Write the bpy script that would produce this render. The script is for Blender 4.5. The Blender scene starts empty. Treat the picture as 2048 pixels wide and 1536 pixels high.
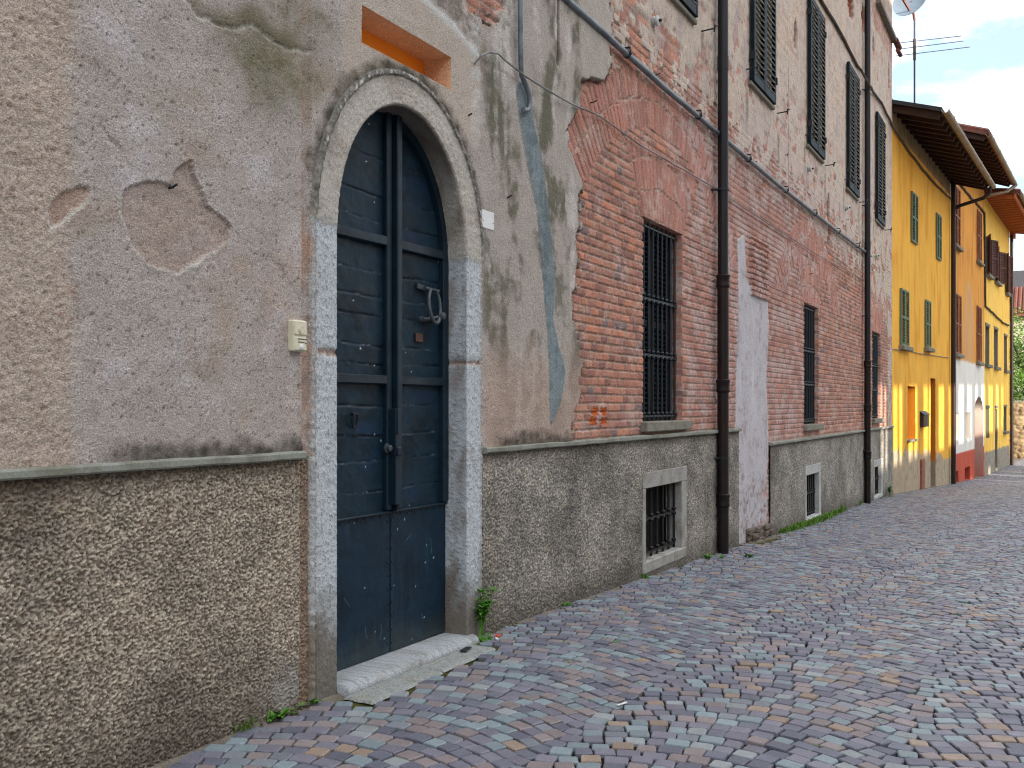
import bpy, math, random
import numpy as np
from mathutils import Vector, Matrix
random.seed(7); RNG = np.random.default_rng(7)
SC = bpy.context.scene; COL = SC.collection
# ------------------------------------------------------------------ camera geometry (measured from the photograph)
TH = math.radians(29.3); F = 1900.0; CAM = np.array([0.0, -3.05, 1.4]); HY = 810.0
FW = np.array([math.cos(TH), math.sin(TH), 0]); RT = np.array([math.sin(TH), -math.cos(TH), 0]); UP = np.array([0, 0, 1.0])
def hit(px, py, p0, n):
    d = FW + RT * ((px - 1024) / F) + UP * ((HY - py) / F)
    t = np.dot(np.asarray(p0) - CAM, n) / np.dot(d, n)
    return CAM + d * t
def W(px, py, d=0.0):                       # a point of the old wall plane (or one parallel to it) -> (u, z)
    p = hit(px, py, (0, d, 0), np.array([0, 1.0, 0])); return (p[0], p[2])
A2 = math.radians(-3.75); E2 = np.array([math.cos(A2), math.sin(A2), 0]); N2 = np.array([-math.sin(A2), math.cos(A2), 0]); C2 = np.array([23.05, 0, 0])
def H(px, py, d=0.0):                       # a point of the row of houses beyond -> (s, z)
    p = hit(px, py, C2 + N2 * d, N2); return (float(np.dot(p - C2, E2)), p[2])
GX = [-60, 3, 5, 7.7, 10.3, 12.7, 19.5, 22.9, 32, 39.7, 48, 300]
GZ = [0.0, 0.0, -.01, -.09, -.17, -.28, -.48, -.63, -1.0, -1.26, -1.30, -1.30]
def gz(x): return np.interp(x, GX, GZ)
# ------------------------------------------------------------------ noise
_P = RNG.permutation(256); _P = np.concatenate([_P, _P]).astype(np.int32)
_GA = RNG.random(256) * 2 * np.pi; _GX = np.cos(_GA); _GY = np.sin(_GA)
def perlin(x, y):
    xi = np.floor(x).astype(np.int32); yi = np.floor(y).astype(np.int32)
    xf = x - xi; yf = y - yi; X = xi & 255; Y = yi & 255
    u = xf * xf * xf * (xf * (xf * 6 - 15) + 10); v = yf * yf * yf * (yf * (yf * 6 - 15) + 10)
    def g(ix, iy, dx, dy):
        h = _P[_P[ix & 255] + (iy & 255)]; return _GX[h] * dx + _GY[h] * dy
    a = g(X, Y, xf, yf); b = g(X + 1, Y, xf - 1, yf); c = g(X, Y + 1, xf, yf - 1); d = g(X + 1, Y + 1, xf - 1, yf - 1)
    return (a + u * (b - a)) * (1 - v) + (c + u * (d - c)) * v
def fbm(x, y, f=1.0, o=4, seed=0, gain=.5):
    s = np.zeros_like(x); a = 1.0; t = 0
    for i in range(o):
        s += a * perlin(x * f + seed * 17.3 + i * 5.1, y * f + seed * 9.7 + i * 3.3); t += a; a *= gain; f *= 2.03
    return s / t * 1.6                      # about -1 .. 1
def hash2(i, j, k=0):
    i = np.asarray(i).astype(np.int64); j = np.asarray(j).astype(np.int64)
    h = (i * 374761393 + j * 668265263 + k * 1274126177) & 0xffffffff
    h = ((h ^ (h >> 13)) * 1274126177) & 0xffffffff; h ^= h >> 16
    return (h & 0xffffff) / float(0xffffff)
def worley(x, y, k=0):
    xi = np.floor(x); yi = np.floor(y); best = np.full(x.shape, 9.0); sec = best.copy(); bid = np.zeros(x.shape)
    for dx in (-1, 0, 1):
        for dy in (-1, 0, 1):
            cx = xi + dx; cy = yi + dy
            d = np.hypot(cx + .1 + .8 * hash2(cx, cy, k) - x, cy + .1 + .8 * hash2(cx, cy, k + 1) - y)
            m = d < best; sec = np.where(m, best, np.minimum(sec, d)); bid = np.where(m, hash2(cx, cy, k + 2), bid); best = np.minimum(best, d)
    return best, sec, bid
def ss(x, a, b):
    t = np.clip((x - a) / (b - a), 0, 1); return t * t * (3 - 2 * t)
def lin(r, g, b):
    c = np.array([r, g, b], float) / 255; return np.where(c < .04045, c / 12.92, ((c + .055) / 1.055) ** 2.4)
def mix(a, b, t):
    t = np.asarray(t)[..., None]; return a * (1 - t) + b * t
def seg_dist(u, z, pts, widths=None):
    best = np.full(u.shape, 9e9)
    for i in range(len(pts) - 1):
        (x0, y0), (x1, y1) = pts[i], pts[i + 1]; dx, dy = x1 - x0, y1 - y0; L = dx * dx + dy * dy + 1e-12
        t = np.clip(((u - x0) * dx + (z - y0) * dy) / L, 0, 1); d = np.hypot(u - x0 - t * dx, z - y0 - t * dy)
        if widths is not None: d = d - (widths[i] * (1 - t) + widths[i + 1] * t)
        best = np.minimum(best, d)
    return best
def poly_sd(u, z, pts):                     # signed distance, positive inside
    ins = np.zeros(u.shape, bool); n = len(pts)
    for i in range(n):
        (x0, y0), (x1, y1) = pts[i], pts[(i + 1) % n]
        c = ((y0 > z) != (y1 > z)) & (u < (x1 - x0) * (z - y0) / (y1 - y0 + 1e-12) + x0); ins ^= c
    d = seg_dist(u, z, list(pts) + [pts[0]]); return np.where(ins, d, -d)
# ------------------------------------------------------------------ mesh building
def mesh_np(name, V, Q, mat, parent=None, col=None, smooth=True):
    me = bpy.data.meshes.new(name); V = np.asarray(V, np.float32); Q = np.asarray(Q, np.int32); k = Q.shape[1]
    me.vertices.add(len(V)); me.vertices.foreach_set('co', V.ravel())
    me.loops.add(Q.size); me.loops.foreach_set('vertex_index', Q.ravel())
    me.polygons.add(len(Q)); me.polygons.foreach_set('loop_start', np.arange(0, Q.size, k, dtype=np.int32))
    try: me.polygons.foreach_set('loop_total', np.full(len(Q), k, np.int32))
    except Exception: pass
    me.polygons.foreach_set('use_smooth', np.full(len(Q), smooth))
    me.update(calc_edges=True)
    if col is not None: set_col(me, col)
    return link(name, me, mat, parent)
def set_col(me, col):
    a = me.attributes.new('Col', 'FLOAT_COLOR', 'POINT'); c = np.ones((len(col), 4), np.float32); c[:, :3] = np.clip(col, 0, 1); a.data.foreach_set('color', c.ravel())
def link(name, me, mat, parent):
    if mat: me.materials.append(mat)
    o = bpy.data.objects.new(name, me); COL.objects.link(o)
    if parent: o.parent = parent
    return o
def tag(o, label, cat, group=None):
    o['label'] = label; o['category'] = cat
    if group: o['group'] = group
    return o
def empty(name, loc=(0, 0, 0), rz=0.0, label=None, cat=None, group=None):
    o = bpy.data.objects.new(name, None); COL.objects.link(o); o.location = loc; o.rotation_euler = (0, 0, rz); o.empty_display_size = .2
    if label: tag(o, label, cat, group)
    return o
class MB:                                   # collects simple solids into one mesh
    def __init__(s): s.v = []; s.f = []; s.c = []; s.cur = (1, 1, 1)
    def add(s, vs, fs):
        b = len(s.v); s.v += [tuple(map(float, p)) for p in vs]; s.f += [tuple(i + b for i in f) for f in fs]; s.c += [tuple(s.cur)] * len(vs)
    def box(s, x0, x1, y0, y1, z0, z1, bev=0.0, jit=0.0):
        x0, x1 = min(x0, x1), max(x0, x1); y0, y1 = min(y0, y1), max(y0, y1); z0, z1 = min(z0, z1), max(z0, z1)
        if bev <= 0:
            v = [(x, y, z) for z in (z0, z1) for y in (y0, y1) for x in (x0, x1)]
            f = [(0, 2, 3, 1), (4, 5, 7, 6), (0, 1, 5, 4), (2, 6, 7, 3), (0, 4, 6, 2), (1, 3, 7, 5)]
        else:
            b = min(bev, (x1 - x0) * .45, (y1 - y0) * .45, (z1 - z0) * .45); v = []; f = []
            X, Y, Z = (x0, x1), (y0, y1), (z0, z1); idx = {}
            for i in (0, 1):
                for j in (0, 1):
                    for k in (0, 1):
                        sx, sy, sz = (b if i == 0 else -b), (b if j == 0 else -b), (b if k == 0 else -b)
                        for a in range(3):
                            p = [X[i] + sx, Y[j] + sy, Z[k] + sz]; p[a] = (X[i], Y[j], Z[k])[a]; idx[i, j, k, a] = len(v); v.append(tuple(p))
            for a in range(3):
                for e in (0, 1):
                    q = []
                    for (p, r) in ((0, 0), (1, 0), (1, 1), (0, 1)):
                        t = [0, 0, 0]; t[a] = e; t[(a + 1) % 3] = p; t[(a + 2) % 3] = r; q.append(idx[t[0], t[1], t[2], a])
                    f.append(tuple(q if e else q[::-1]))
            for a in range(3):
                b1, b2 = (a + 1) % 3, (a + 2) % 3
                for p in (0, 1):
                    for r in (0, 1):
                        t0 = [0, 0, 0]; t0[b1] = p; t0[b2] = r; t1 = list(t0); t1[a] = 1
                        q = [idx[(*t0, b1)], idx[(*t1, b1)], idx[(*t1, b2)], idx[(*t0, b2)]]
                        f.append(tuple(q if (p == r) == False else q[::-1]))
            for i in (0, 1):
                for j in (0, 1):
                    for k in (0, 1):
                        q = [idx[i, j, k, 0], idx[i, j, k, 1], idx[i, j, k, 2]]; f.append(tuple(q if (i + j + k) % 2 else q[::-1]))
        if jit: v = [(p[0] + random.uniform(-jit, jit), p[1] + random.uniform(-jit, jit), p[2] + random.uniform(-jit, jit)) for p in v]
        s.add(v, f)
    def quadbar(s, p0, p1, w, h, up=(0, 0, 1)):
        p0 = Vector(p0); p1 = Vector(p1); d = (p1 - p0).normalized(); a = d.cross(Vector(up))
        if a.length < 1e-4: a = d.cross(Vector((1, 0, 0)))
        a.normalize(); b = a.cross(d)
        v = [p + a * (i * w / 2) + b * (j * h / 2) for p in (p0, p1) for i, j in ((-1, -1), (1, -1), (1, 1), (-1, 1))]
        s.add(v, [(3, 2, 1, 0), (4, 5, 6, 7), (0, 1, 5, 4), (1, 2, 6, 5), (2, 3, 7, 6), (3, 0, 4, 7)])
    def tube(s, pts, r, n=10, cap=True):
        pts = [Vector(p) for p in pts]; k = len(pts); rr = r if hasattr(r, '__len__') else [r] * k; v = []; f = []; pa = None
        for i, p in enumerate(pts):
            d = ((pts[min(i + 1, k - 1)] - p).normalized() + (p - pts[max(i - 1, 0)]).normalized()) if 0 < i < k - 1 else (pts[min(i + 1, k - 1)] - pts[max(i - 1, 0)])
            d.normalize()
            a = (pa - d * pa.dot(d)) if pa is not None else d.cross(Vector((0.31, .2, 1)) if abs(d.z) < .9 else Vector((1, 0, 0)))
            a.normalize(); pa = a; b = d.cross(a)
            for j in range(n):
                t = 2 * math.pi * j / n; v.append(p + (a * math.cos(t) + b * math.sin(t)) * rr[i])
        for i in range(k - 1):
            for j in range(n):
                f.append((i * n + j, i * n + (j + 1) % n, (i + 1) * n + (j + 1) % n, (i + 1) * n + j))
        if cap: f += [tuple(range(n - 1, -1, -1)), tuple(range((k - 1) * n, k * n))]
        s.add(v, f)
    def lathe(s, prof, c=(0, 0, 0), axis='z', n=12):  # prof: (r, h)
        v = []; f = []; k = len(prof)
        for r, h in prof:
            for j in range(n):
                t = 2 * math.pi * j / n; a, b = r * math.cos(t), r * math.sin(t)
                p = (a, b, h) if axis == 'z' else ((a, h, b) if axis == 'y' else (h, a, b)); v.append((p[0] + c[0], p[1] + c[1], p[2] + c[2]))
        for i in range(k - 1):
            for j in range(n): f.append((i * n + j, i * n + (j + 1) % n, (i + 1) * n + (j + 1) % n, (i + 1) * n + j))
        f += [tuple(range(n - 1, -1, -1)), tuple(range((k - 1) * n, k * n))]
        s.add(v, f)
    def prism(s, poly, y0, y1):             # polygon in x,z pulled along y
        n = len(poly); v = [(x, y0, z) for x, z in poly] + [(x, y1, z) for x, z in poly]
        s.add(v, [tuple(range(n)), tuple(range(2 * n - 1, n - 1, -1))] + [(i, i + n, (i + 1) % n + n, (i + 1) % n) for i in range(n)])
    def build(s, name, mat, parent=None, smooth=False, col=False):
        me = bpy.data.meshes.new(name); me.from_pydata(s.v, [], s.f); me.update()
        import bmesh
        bm = bmesh.new(); bm.from_mesh(me); bmesh.ops.recalc_face_normals(bm, faces=bm.faces); bm.to_mesh(me); bm.free()
        if smooth:
            me.polygons.foreach_set('use_smooth', [True] * len(me.polygons))
            try: me.set_sharp_from_angle(angle=math.radians(40))
            except Exception: pass
        if col: set_col(me, np.array(s.c))
        return link(name, me, mat, parent)
# ------------------------------------------------------------------ materials
def nodes(name):
    m = bpy.data.materials.new(name); m.use_nodes = True; nt = m.node_tree; nt.nodes.clear()
    o = nt.nodes.new('ShaderNodeOutputMaterial'); b = nt.nodes.new('ShaderNodeBsdfPrincipled'); nt.links.new(b.outputs[0], o.inputs[0]); return m, nt, b
def N(nt, t, **kw):
    n = nt.nodes.new(t)
    for k, v in kw.items():
        if k in n.inputs: n.inputs[k].default_value = v
        else: setattr(n, k, v)
    return n
def mat(name, col=None, rough=.8, metal=0.0, var=.25, vscale=8.0, fine=120.0, fvar=.25, bump=.3, bscale=120.0, bdist=.004, bump2=0.0, b2scale=20.0, stretch=(1, 1, 1), col2=None, spec=.3, rvar=.0, sheen=0):
    """colour (or the Col attribute) varied by a broad and a fine noise, with two bumps"""
    m, nt, b = nodes(name); L = nt.links.new
    tc = N(nt, 'ShaderNodeTexCoord'); mp = N(nt, 'ShaderNodeMapping'); mp.inputs['Scale'].default_value = stretch; L(tc.outputs['Object'], mp.inputs[0])
    n1 = N(nt, 'ShaderNodeTexNoise', Scale=vscale, Detail=5.0, Roughness=.6); L(mp.outputs[0], n1.inputs[0])
    n2 = N(nt, 'ShaderNodeTexNoise', Scale=fine, Detail=3.0, Roughness=.6); L(tc.outputs['Object'], n2.inputs[0])
    if col is None:
        at = N(nt, 'ShaderNodeAttribute', attribute_name='Col'); src = at.outputs['Color']
    else:
        mx = N(nt, 'ShaderNodeMix', data_type='RGBA'); mx.inputs[6].default_value = (*col, 1); mx.inputs[7].default_value = (*(col2 if col2 is not None else col), 1)
        r0 = N(nt, 'ShaderNodeMapRange'); r0.inputs[1].default_value = .4; r0.inputs[2].default_value = .62; L(n1.outputs[0], r0.inputs[0]); L(r0.outputs[0], mx.inputs[0]); src = mx.outputs[2]
    def scale(src, noise, amt):
        r = N(nt, 'ShaderNodeMapRange'); r.inputs[1].default_value = .25; r.inputs[2].default_value = .75; r.inputs[3].default_value = 1 - amt; r.inputs[4].default_value = 1 + amt; L(noise.outputs[0], r.inputs[0])
        v = N(nt, 'ShaderNodeVectorMath', operation='SCALE'); L(src, v.inputs[0]); L(r.outputs[0], v.inputs['Scale']); return v.outputs[0]
    src = scale(src, n1, var); src = scale(src, n2, fvar); L(src, b.inputs['Base Color'])
    b.inputs['Roughness'].default_value = rough; b.inputs['Metallic'].default_value = metal; b.inputs['Specular IOR Level'].default_value = spec
    if rvar:
        r = N(nt, 'ShaderNodeMapRange'); r.inputs[1].default_value = .3; r.inputs[2].default_value = .7; r.inputs[3].default_value = rough - rvar; r.inputs[4].default_value = rough + rvar; L(n1.outputs[0], r.inputs[0]); L(r.outputs[0], b.inputs['Roughness'])
    last = None
    for (st, scl, dist) in ((bump2, b2scale, bdist * 4), (bump, bscale, bdist)):
        if st > 0:
            nn = N(nt, 'ShaderNodeTexNoise', Scale=scl, Detail=4.0, Roughness=.6); L(tc.outputs['Object'], nn.inputs[0])
            bp = N(nt, 'ShaderNodeBump', Strength=st, Distance=dist); L(nn.outputs[0], bp.inputs['Height'])
            if last: L(last.outputs[0], bp.inputs['Normal'])
            last = bp
    if last: L(last.outputs[0], b.inputs['Normal'])
    return m
M_wall = mat('wall_plaster_and_brick', rough=.93, var=.10, vscale=5, fine=150, fvar=.42, bump=1.0, bscale=130, bdist=.009, bump2=.25, b2scale=40, spec=.15)
M_pebble = mat('pebbledash', rough=.85, var=.14, vscale=2.5, fine=260, fvar=.28, bump=.6, bscale=260, bdist=.003, spec=.25)
M_granite = mat('granite', rough=.8, var=.08, fine=190, fvar=.55, bump=.6, bscale=190, bdist=.004, bump2=.3, b2scale=50, spec=.3)
M_ledge = mat('ledge_stone', lin(150, 152, 142), .85, var=.3, vscale=7, fine=90, fvar=.22, bump=.4, bscale=80, col2=lin(112, 112, 100), spec=.25)
M_door = mat('painted_door_boards', rough=.48, var=.3, vscale=6, stretch=(1, 1, 3), fine=140, fvar=.25, bump=.35, bscale=110, bdist=.002, bump2=.3, b2scale=14, spec=.22, rvar=.14)
M_sheet = mat('painted_door_sheet', lin(26, 46, 64), .42, var=.3, vscale=4, stretch=(3, 1, .6), fine=60, fvar=.15, bump=.12, bscale=60, bdist=.002, bump2=.12, b2scale=5, col2=lin(17, 33, 47), spec=.28, rvar=.1)
M_stile = mat('painted_door_frame', lin(23, 44, 57), .38, var=.25, vscale=9, fine=80, fvar=.2, bump=.2, bscale=60, bdist=.002, col2=lin(14, 29, 39), spec=.3, rvar=.1)
M_iron = mat('wrought_iron', lin(30, 36, 44), .5, .2, var=.3, vscale=25, fine=150, fvar=.3, bump=.3, bscale=120, bdist=.002, col2=lin(20, 24, 30), spec=.5)
M_rustiron = mat('dark_rusty_iron', lin(38, 32, 30), .6, .1, var=.3, vscale=25, fine=150, fvar=.3, bump=.3, bscale=120, bdist=.002, col2=lin(26, 24, 24), spec=.4)
M_grey = mat('worn_grey_iron', lin(84, 94, 100), .5, .5, var=.3, vscale=40, fine=150, fvar=.3, bump=.3, bdist=.002, col2=lin(80, 84, 88))
M_pipe = mat('brown_black_pipe', lin(26, 24, 28), .42, .1, var=.3, vscale=5, fine=60, fvar=.15, bump=.12, bscale=40, bdist=.002, col2=lin(27, 25, 29), spec=.35)
M_cast = mat('rusty_cast_iron', lin(24, 19, 19), .48, .1, var=.4, vscale=3, fine=90, fvar=.25, bump=.3, bscale=70, bdist=.003, col2=lin(36, 23, 20), spec=.3)
M_conduit = mat('grey_conduit', lin(122, 130, 136), .42, .2, var=.3, vscale=5, fine=60, fvar=.15, bump=.1, col2=lin(78, 84, 90))
M_cable = mat('pale_cable', lin(150, 150, 150), .6, var=.3, vscale=4, fine=80, fvar=.2, bump=0, col2=lin(95, 90, 85))
M_dcable = mat('dark_cable', lin(82, 70, 58), .7, var=.3, vscale=6, fine=80, fvar=.2, bump=.2, col2=lin(48, 42, 38))
M_shut = mat('black_green_shutter', lin(20, 29, 34), .5, var=.35, vscale=9, fine=90, fvar=.25, bump=.2, bdist=.002, col2=lin(24, 36, 42), spec=.1)
M_slat = mat('weathered_lit_slat', lin(96, 104, 102), .5, var=.4, vscale=14, fine=90, fvar=.25, bump=.2, bdist=.002, col2=lin(168, 166, 156), spec=.45)  # weathered paint, lightened further for ground light on the slat undersides
M_dark = mat('dark_interior', lin(14, 15, 17), .8, var=.3, fvar=.1, bump=0)
M_orange = mat('orange_niche_panel', lin(250, 158, 44), .75, var=.1, vscale=3, fine=60, fvar=.08, bump=.15, col2=lin(246, 146, 38))
M_niche = mat('niche_plaster', lin(224, 192, 162), .9, var=.15, vscale=5, fine=120, fvar=.2, bump=.5, col2=lin(206, 170, 138))
M_plastic = mat('cream_plastic', lin(214, 208, 182), .45, var=.05, fine=60, fvar=.04, bump=0, spec=.5)
M_white = mat('white_plaque', lin(222, 222, 220), .5, var=.06, fine=60, fvar=.05, bump=0)
M_brassy = mat('brown_plate', lin(92, 66, 54), .5, .3, var=.2, fine=150, fvar=.3, bump=.2)
M_sill = mat('stone_sill', lin(142, 138, 126), .85, var=.3, vscale=10, fine=110, fvar=.25, bump=.5, col2=lin(108, 104, 92), spec=.25)
M_bwframe = mat('white_stone_frame', lin(190, 190, 186), .8, var=.25, vscale=6, fine=90, fvar=.15, bump=.4, bscale=60, col2=lin(150, 150, 146))
M_cobble = mat('porphyry', rough=.56, var=.12, vscale=12, fine=210, fvar=.30, bump=.55, bscale=170, bdist=.003, bump2=.2, b2scale=40, spec=.5)
M_joint = mat('joint_soil', rough=.95, var=.3, vscale=9, fine=160, fvar=.4, bump=.8, bscale=120, bdist=.006, spec=.1)
M_house = mat('house_paint', rough=.88, var=.13, vscale=1.6, stretch=(1.6, 1, .45), fine=30, fvar=.1, bump=.3, bscale=25, bdist=.006, spec=.2)
M_green = mat('green_shutter_paint', lin(104, 122, 96), .6, var=.2, vscale=8, fine=60, fvar=.15, bump=0, col2=lin(88, 106, 84))
M_brown = mat('brown_shutter_paint', lin(158, 98, 68), .6, var=.2, vscale=8, fine=60, fvar=.15, bump=0, col2=lin(116, 68, 48))
M_dbrown = mat('dark_brown_shutter_paint', lin(92, 52, 40), .6, var=.2, vscale=8, fine=60, fvar=.15, bump=0, col2=lin(70, 42, 34))
M_wood = mat('eaves_timber', lin(72, 46, 32), .8, var=.35, vscale=6, fine=60, fvar=.25, bump=.3, bscale=40, col2=lin(50, 34, 26))
M_wood2 = mat('bounce_tinted_eaves_timber', lin(206, 124, 70), .75, var=.25, vscale=6, fine=60, fvar=.2, bump=.3, bscale=40, col2=lin(176, 100, 56))  # orange glow of bounced light put into the timber colour
M_slate = mat('dark_roof_edge', lin(62, 60, 60), .7, var=.25, vscale=4, fine=50, fvar=.2, bump=.2, col2=lin(44, 43, 45))
M_tile = mat('terracotta_tile', lin(128, 76, 60), .85, var=.3, vscale=6, fine=40, fvar=.3, bump=.4, bscale=30, bdist=.01, col2=lin(88, 56, 48))
M_gutter = mat('weathered_gutter', lin(160, 140, 112), .5, .25, var=.25, vscale=3, fine=40, fvar=.15, bump=.1, col2=lin(128, 110, 90))
M_dpipe = mat('dark_downpipe', lin(52, 34, 30), .5, var=.25, vscale=4, fine=40, fvar=.15, bump=.1, col2=lin(36, 26, 26))
M_gframe = mat('grey_painted_opening', lin(110, 106, 98), .8, var=.15, vscale=5, fine=50, fvar=.12, bump=.2)
M_stonewall = mat('rubble_wall', rough=.92, var=.15, vscale=5, fine=30, fvar=.25, bump=.5, bscale=30, bdist=.02)
M_leaf = mat('tree_leaf', lin(98, 134, 44), .55, var=.35, vscale=1.2, fine=6, fvar=.25, bump=0, col2=lin(66, 102, 34), spec=.3)
M_weed = mat('weed_leaf', lin(84, 140, 36), .55, var=.3, vscale=30, fine=90, fvar=.2, bump=0, col2=lin(60, 108, 30), spec=.35)
M_grass = mat('grass_blade', lin(104, 140, 46), .6, var=.3, vscale=8, fine=60, fvar=.2, bump=0, col2=lin(78, 112, 36), spec=.3)
M_bark = mat('bark', lin(82, 70, 58), .9, var=.3, vscale=6, fine=30, fvar=.3, bump=.6, bscale=25, bdist=.01, col2=lin(60, 52, 44))
M_block = mat('pale_render', lin(196, 186, 168), .9, var=.12, vscale=1.5, fine=20, fvar=.1, bump=.2, col2=lin(180, 168, 150))
M_ground = mat('paved_square', lin(112, 106, 104), .85, var=.25, vscale=2, fine=14, fvar=.3, bump=.4, bscale=14, bdist=.01, col2=lin(94, 88, 88))
M_antenna = mat('antenna_metal', lin(120, 122, 126), .45, .6, var=.15, fine=60, fvar=.1, bump=0)
M_dish = mat('dish_paint', lin(112, 126, 138), .4, var=.1, fine=60, fvar=.06, bump=0, spec=.5)
M_mast = mat('rusty_mast', lin(92, 74, 66), .6, .3, var=.3, vscale=12, fine=60, fvar=.2, bump=.1, col2=lin(66, 56, 54))
M_lnb = mat('dish_arm_paint', lin(142, 84, 66), .5, var=.2, fine=60, fvar=.1, bump=0)
M_red = mat('red_scrap', lin(196, 66, 40), .6, var=.1, fvar=.1, bump=0)
M_paper = mat('white_scrap', lin(215, 215, 212), .7, var=.1, fvar=.1, bump=0)
M_litter = mat('dark_scrap', lin(40, 42, 50), .5, var=.1, fvar=.1, bump=0)
#@@PART2
# ------------------------------------------------------------------ the old townhouse: brick wall with remains of plaster
ZC = 1.4                                     # camera height; positions below come from the photograph
def WP(pts): return [W(x, y) for x, y in pts]
UC = 4.224; UD = 4.262; DA, DB, DS = .596, .75, .864 + ZC          # door opening: half width, arch rise, springing height
OA, OB = .7875, .935                                      # outer edge of the surround
WIN = [(7.74, 8.76, ZC - .15, ZC + 1.64), (14.04, 15.05, ZC - .29, ZC + 1.49), (20.26, 21.36, ZC - .285, ZC + 1.50)]
NICHE = (3.813, 4.642, ZC + 1.832, ZC + 2.022)
PATCH_X = (10.62, 12.02)
LEDGE = [(-4.0, 3.375, ZC - .225), (5.005, 10.62, ZC - .272), (12.02, 23.05, ZC - .485)]
def ledge_z(u): return np.where(u < 4.3, ZC - .225, np.where(u < 11.3, ZC - .272, ZC - .485))
BW = [(7.66, 8.80), (14.0, 15.08), (20.26, 21.42)]
EDGE = WP([(1213, -250), (1213, 140), (1200, 166), (1170, 158), (1150, 160), (1142, 198), (1150, 212), (1135, 240), (1122, 265), (1120, 292), (1140, 330), (1150, 370), (1148, 400), (1151, 440), (1140, 480), (1145, 520), (1138, 560), (1135, 620), (1138, 660), (1148, 700), (1150, 740), (1148, 800), (1135, 820), (1131, 862), (1131, 1500)])
UPB = WP([(1213, 120), (1260, 120), (1330, 200), (1440, 300), (1500, 345), (1550, 385), (1640, 478), (1740, 575), (1765, 640)])
ROUND = WP([(235, 385), (285, 365), (330, 372), (342, 332), (370, 322), (385, 365), (402, 410), (450, 455), (445, 485), (395, 515), (340, 550), (290, 535), (252, 490), (232, 430)])
LCHIP = WP([(95, 460), (120, 440), (160, 400), (178, 378), (150, 372), (120, 380), (90, 420)])
CRACK = WP([(300, -40), (365, 5), (385, 35), (420, 50), (465, 62), (490, 50), (530, 80), (560, 100), (612, 106)])
CEM = WP([(1035, 190), (1045, 260), (1058, 330), (1072, 420), (1080, 500), (1085, 580), (1085, 640), (1092, 690), (1100, 740), (1097, 790), (1090, 838)])
CEMW = [.085, .10, .105, .085, .09, .085, .05, .085, .12, .10, .03]
WHITE = WP([(1470, 1090), (1466, 900), (1470, 700), (1474, 600), (1472, 480), (1486, 470), (1490, 560), (1510, 590), (1532, 590), (1535, 640), (1530, 760), (1534, 880), (1530, 980), (1536, 1080), (1536, 1110), (1470, 1110)])
REDTOP = WP([(925, -40), (935, 10), (960, 40), (985, 52), (1002, 20), (995, -40)])
def brick_rect(u, z, course=.0672, wid=.127, seed=0):
    zz = z + .004 * perlin(u * 1.7 + seed, z * .5) + .003 * perlin(u * 6 + seed, z * 2)
    r = np.floor(zz / course); fz = zz - r * course
    off = (hash2(r, 0, 31 + seed) - .5) * .03 + np.where(r % 2 == 0, 0, wid / 2)
    uu = u + off + .006 * perlin(u * 3.1, z * 9 + seed); c = np.floor(uu / wid); 
    long = hash2(np.floor(c / 2), r, 33 + seed) > .84; c2 = np.where(long, np.floor(c / 2) * 2 + .5, c); w2 = np.where(long, wid * 2, wid)
    fu = uu - np.where(long, np.floor(c / 2) * 2, c) * wid
    du = np.minimum(fu, w2 - fu); dz = np.minimum(fz, course - fz); return np.minimum(du, dz), c2 * 7.0 + 3, r
def brick_arch(u, z, cu, cz, r0, wid=.066, seed=0, rowl=.27):
    rad = np.hypot(u - cu, z - cz); ang = np.arctan2(u - cu, z - cz); R = np.floor((rad - r0) / rowl)
    a = ang * r0 + .004 * perlin(rad * 6, ang * 30 + seed); a = a + wid * .5 * hash2(R, 5, seed)
    c = np.floor(a / wid); fa = a - c * wid; fr = (rad - r0) - R * rowl + .03 * (hash2(c, R, 77) - .5)
    return np.minimum(np.minimum(fa, wid - fa), np.minimum(np.abs(fr), np.abs(rowl - fr))), c + 400 + seed * 61, R + 900 + seed * 13
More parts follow.
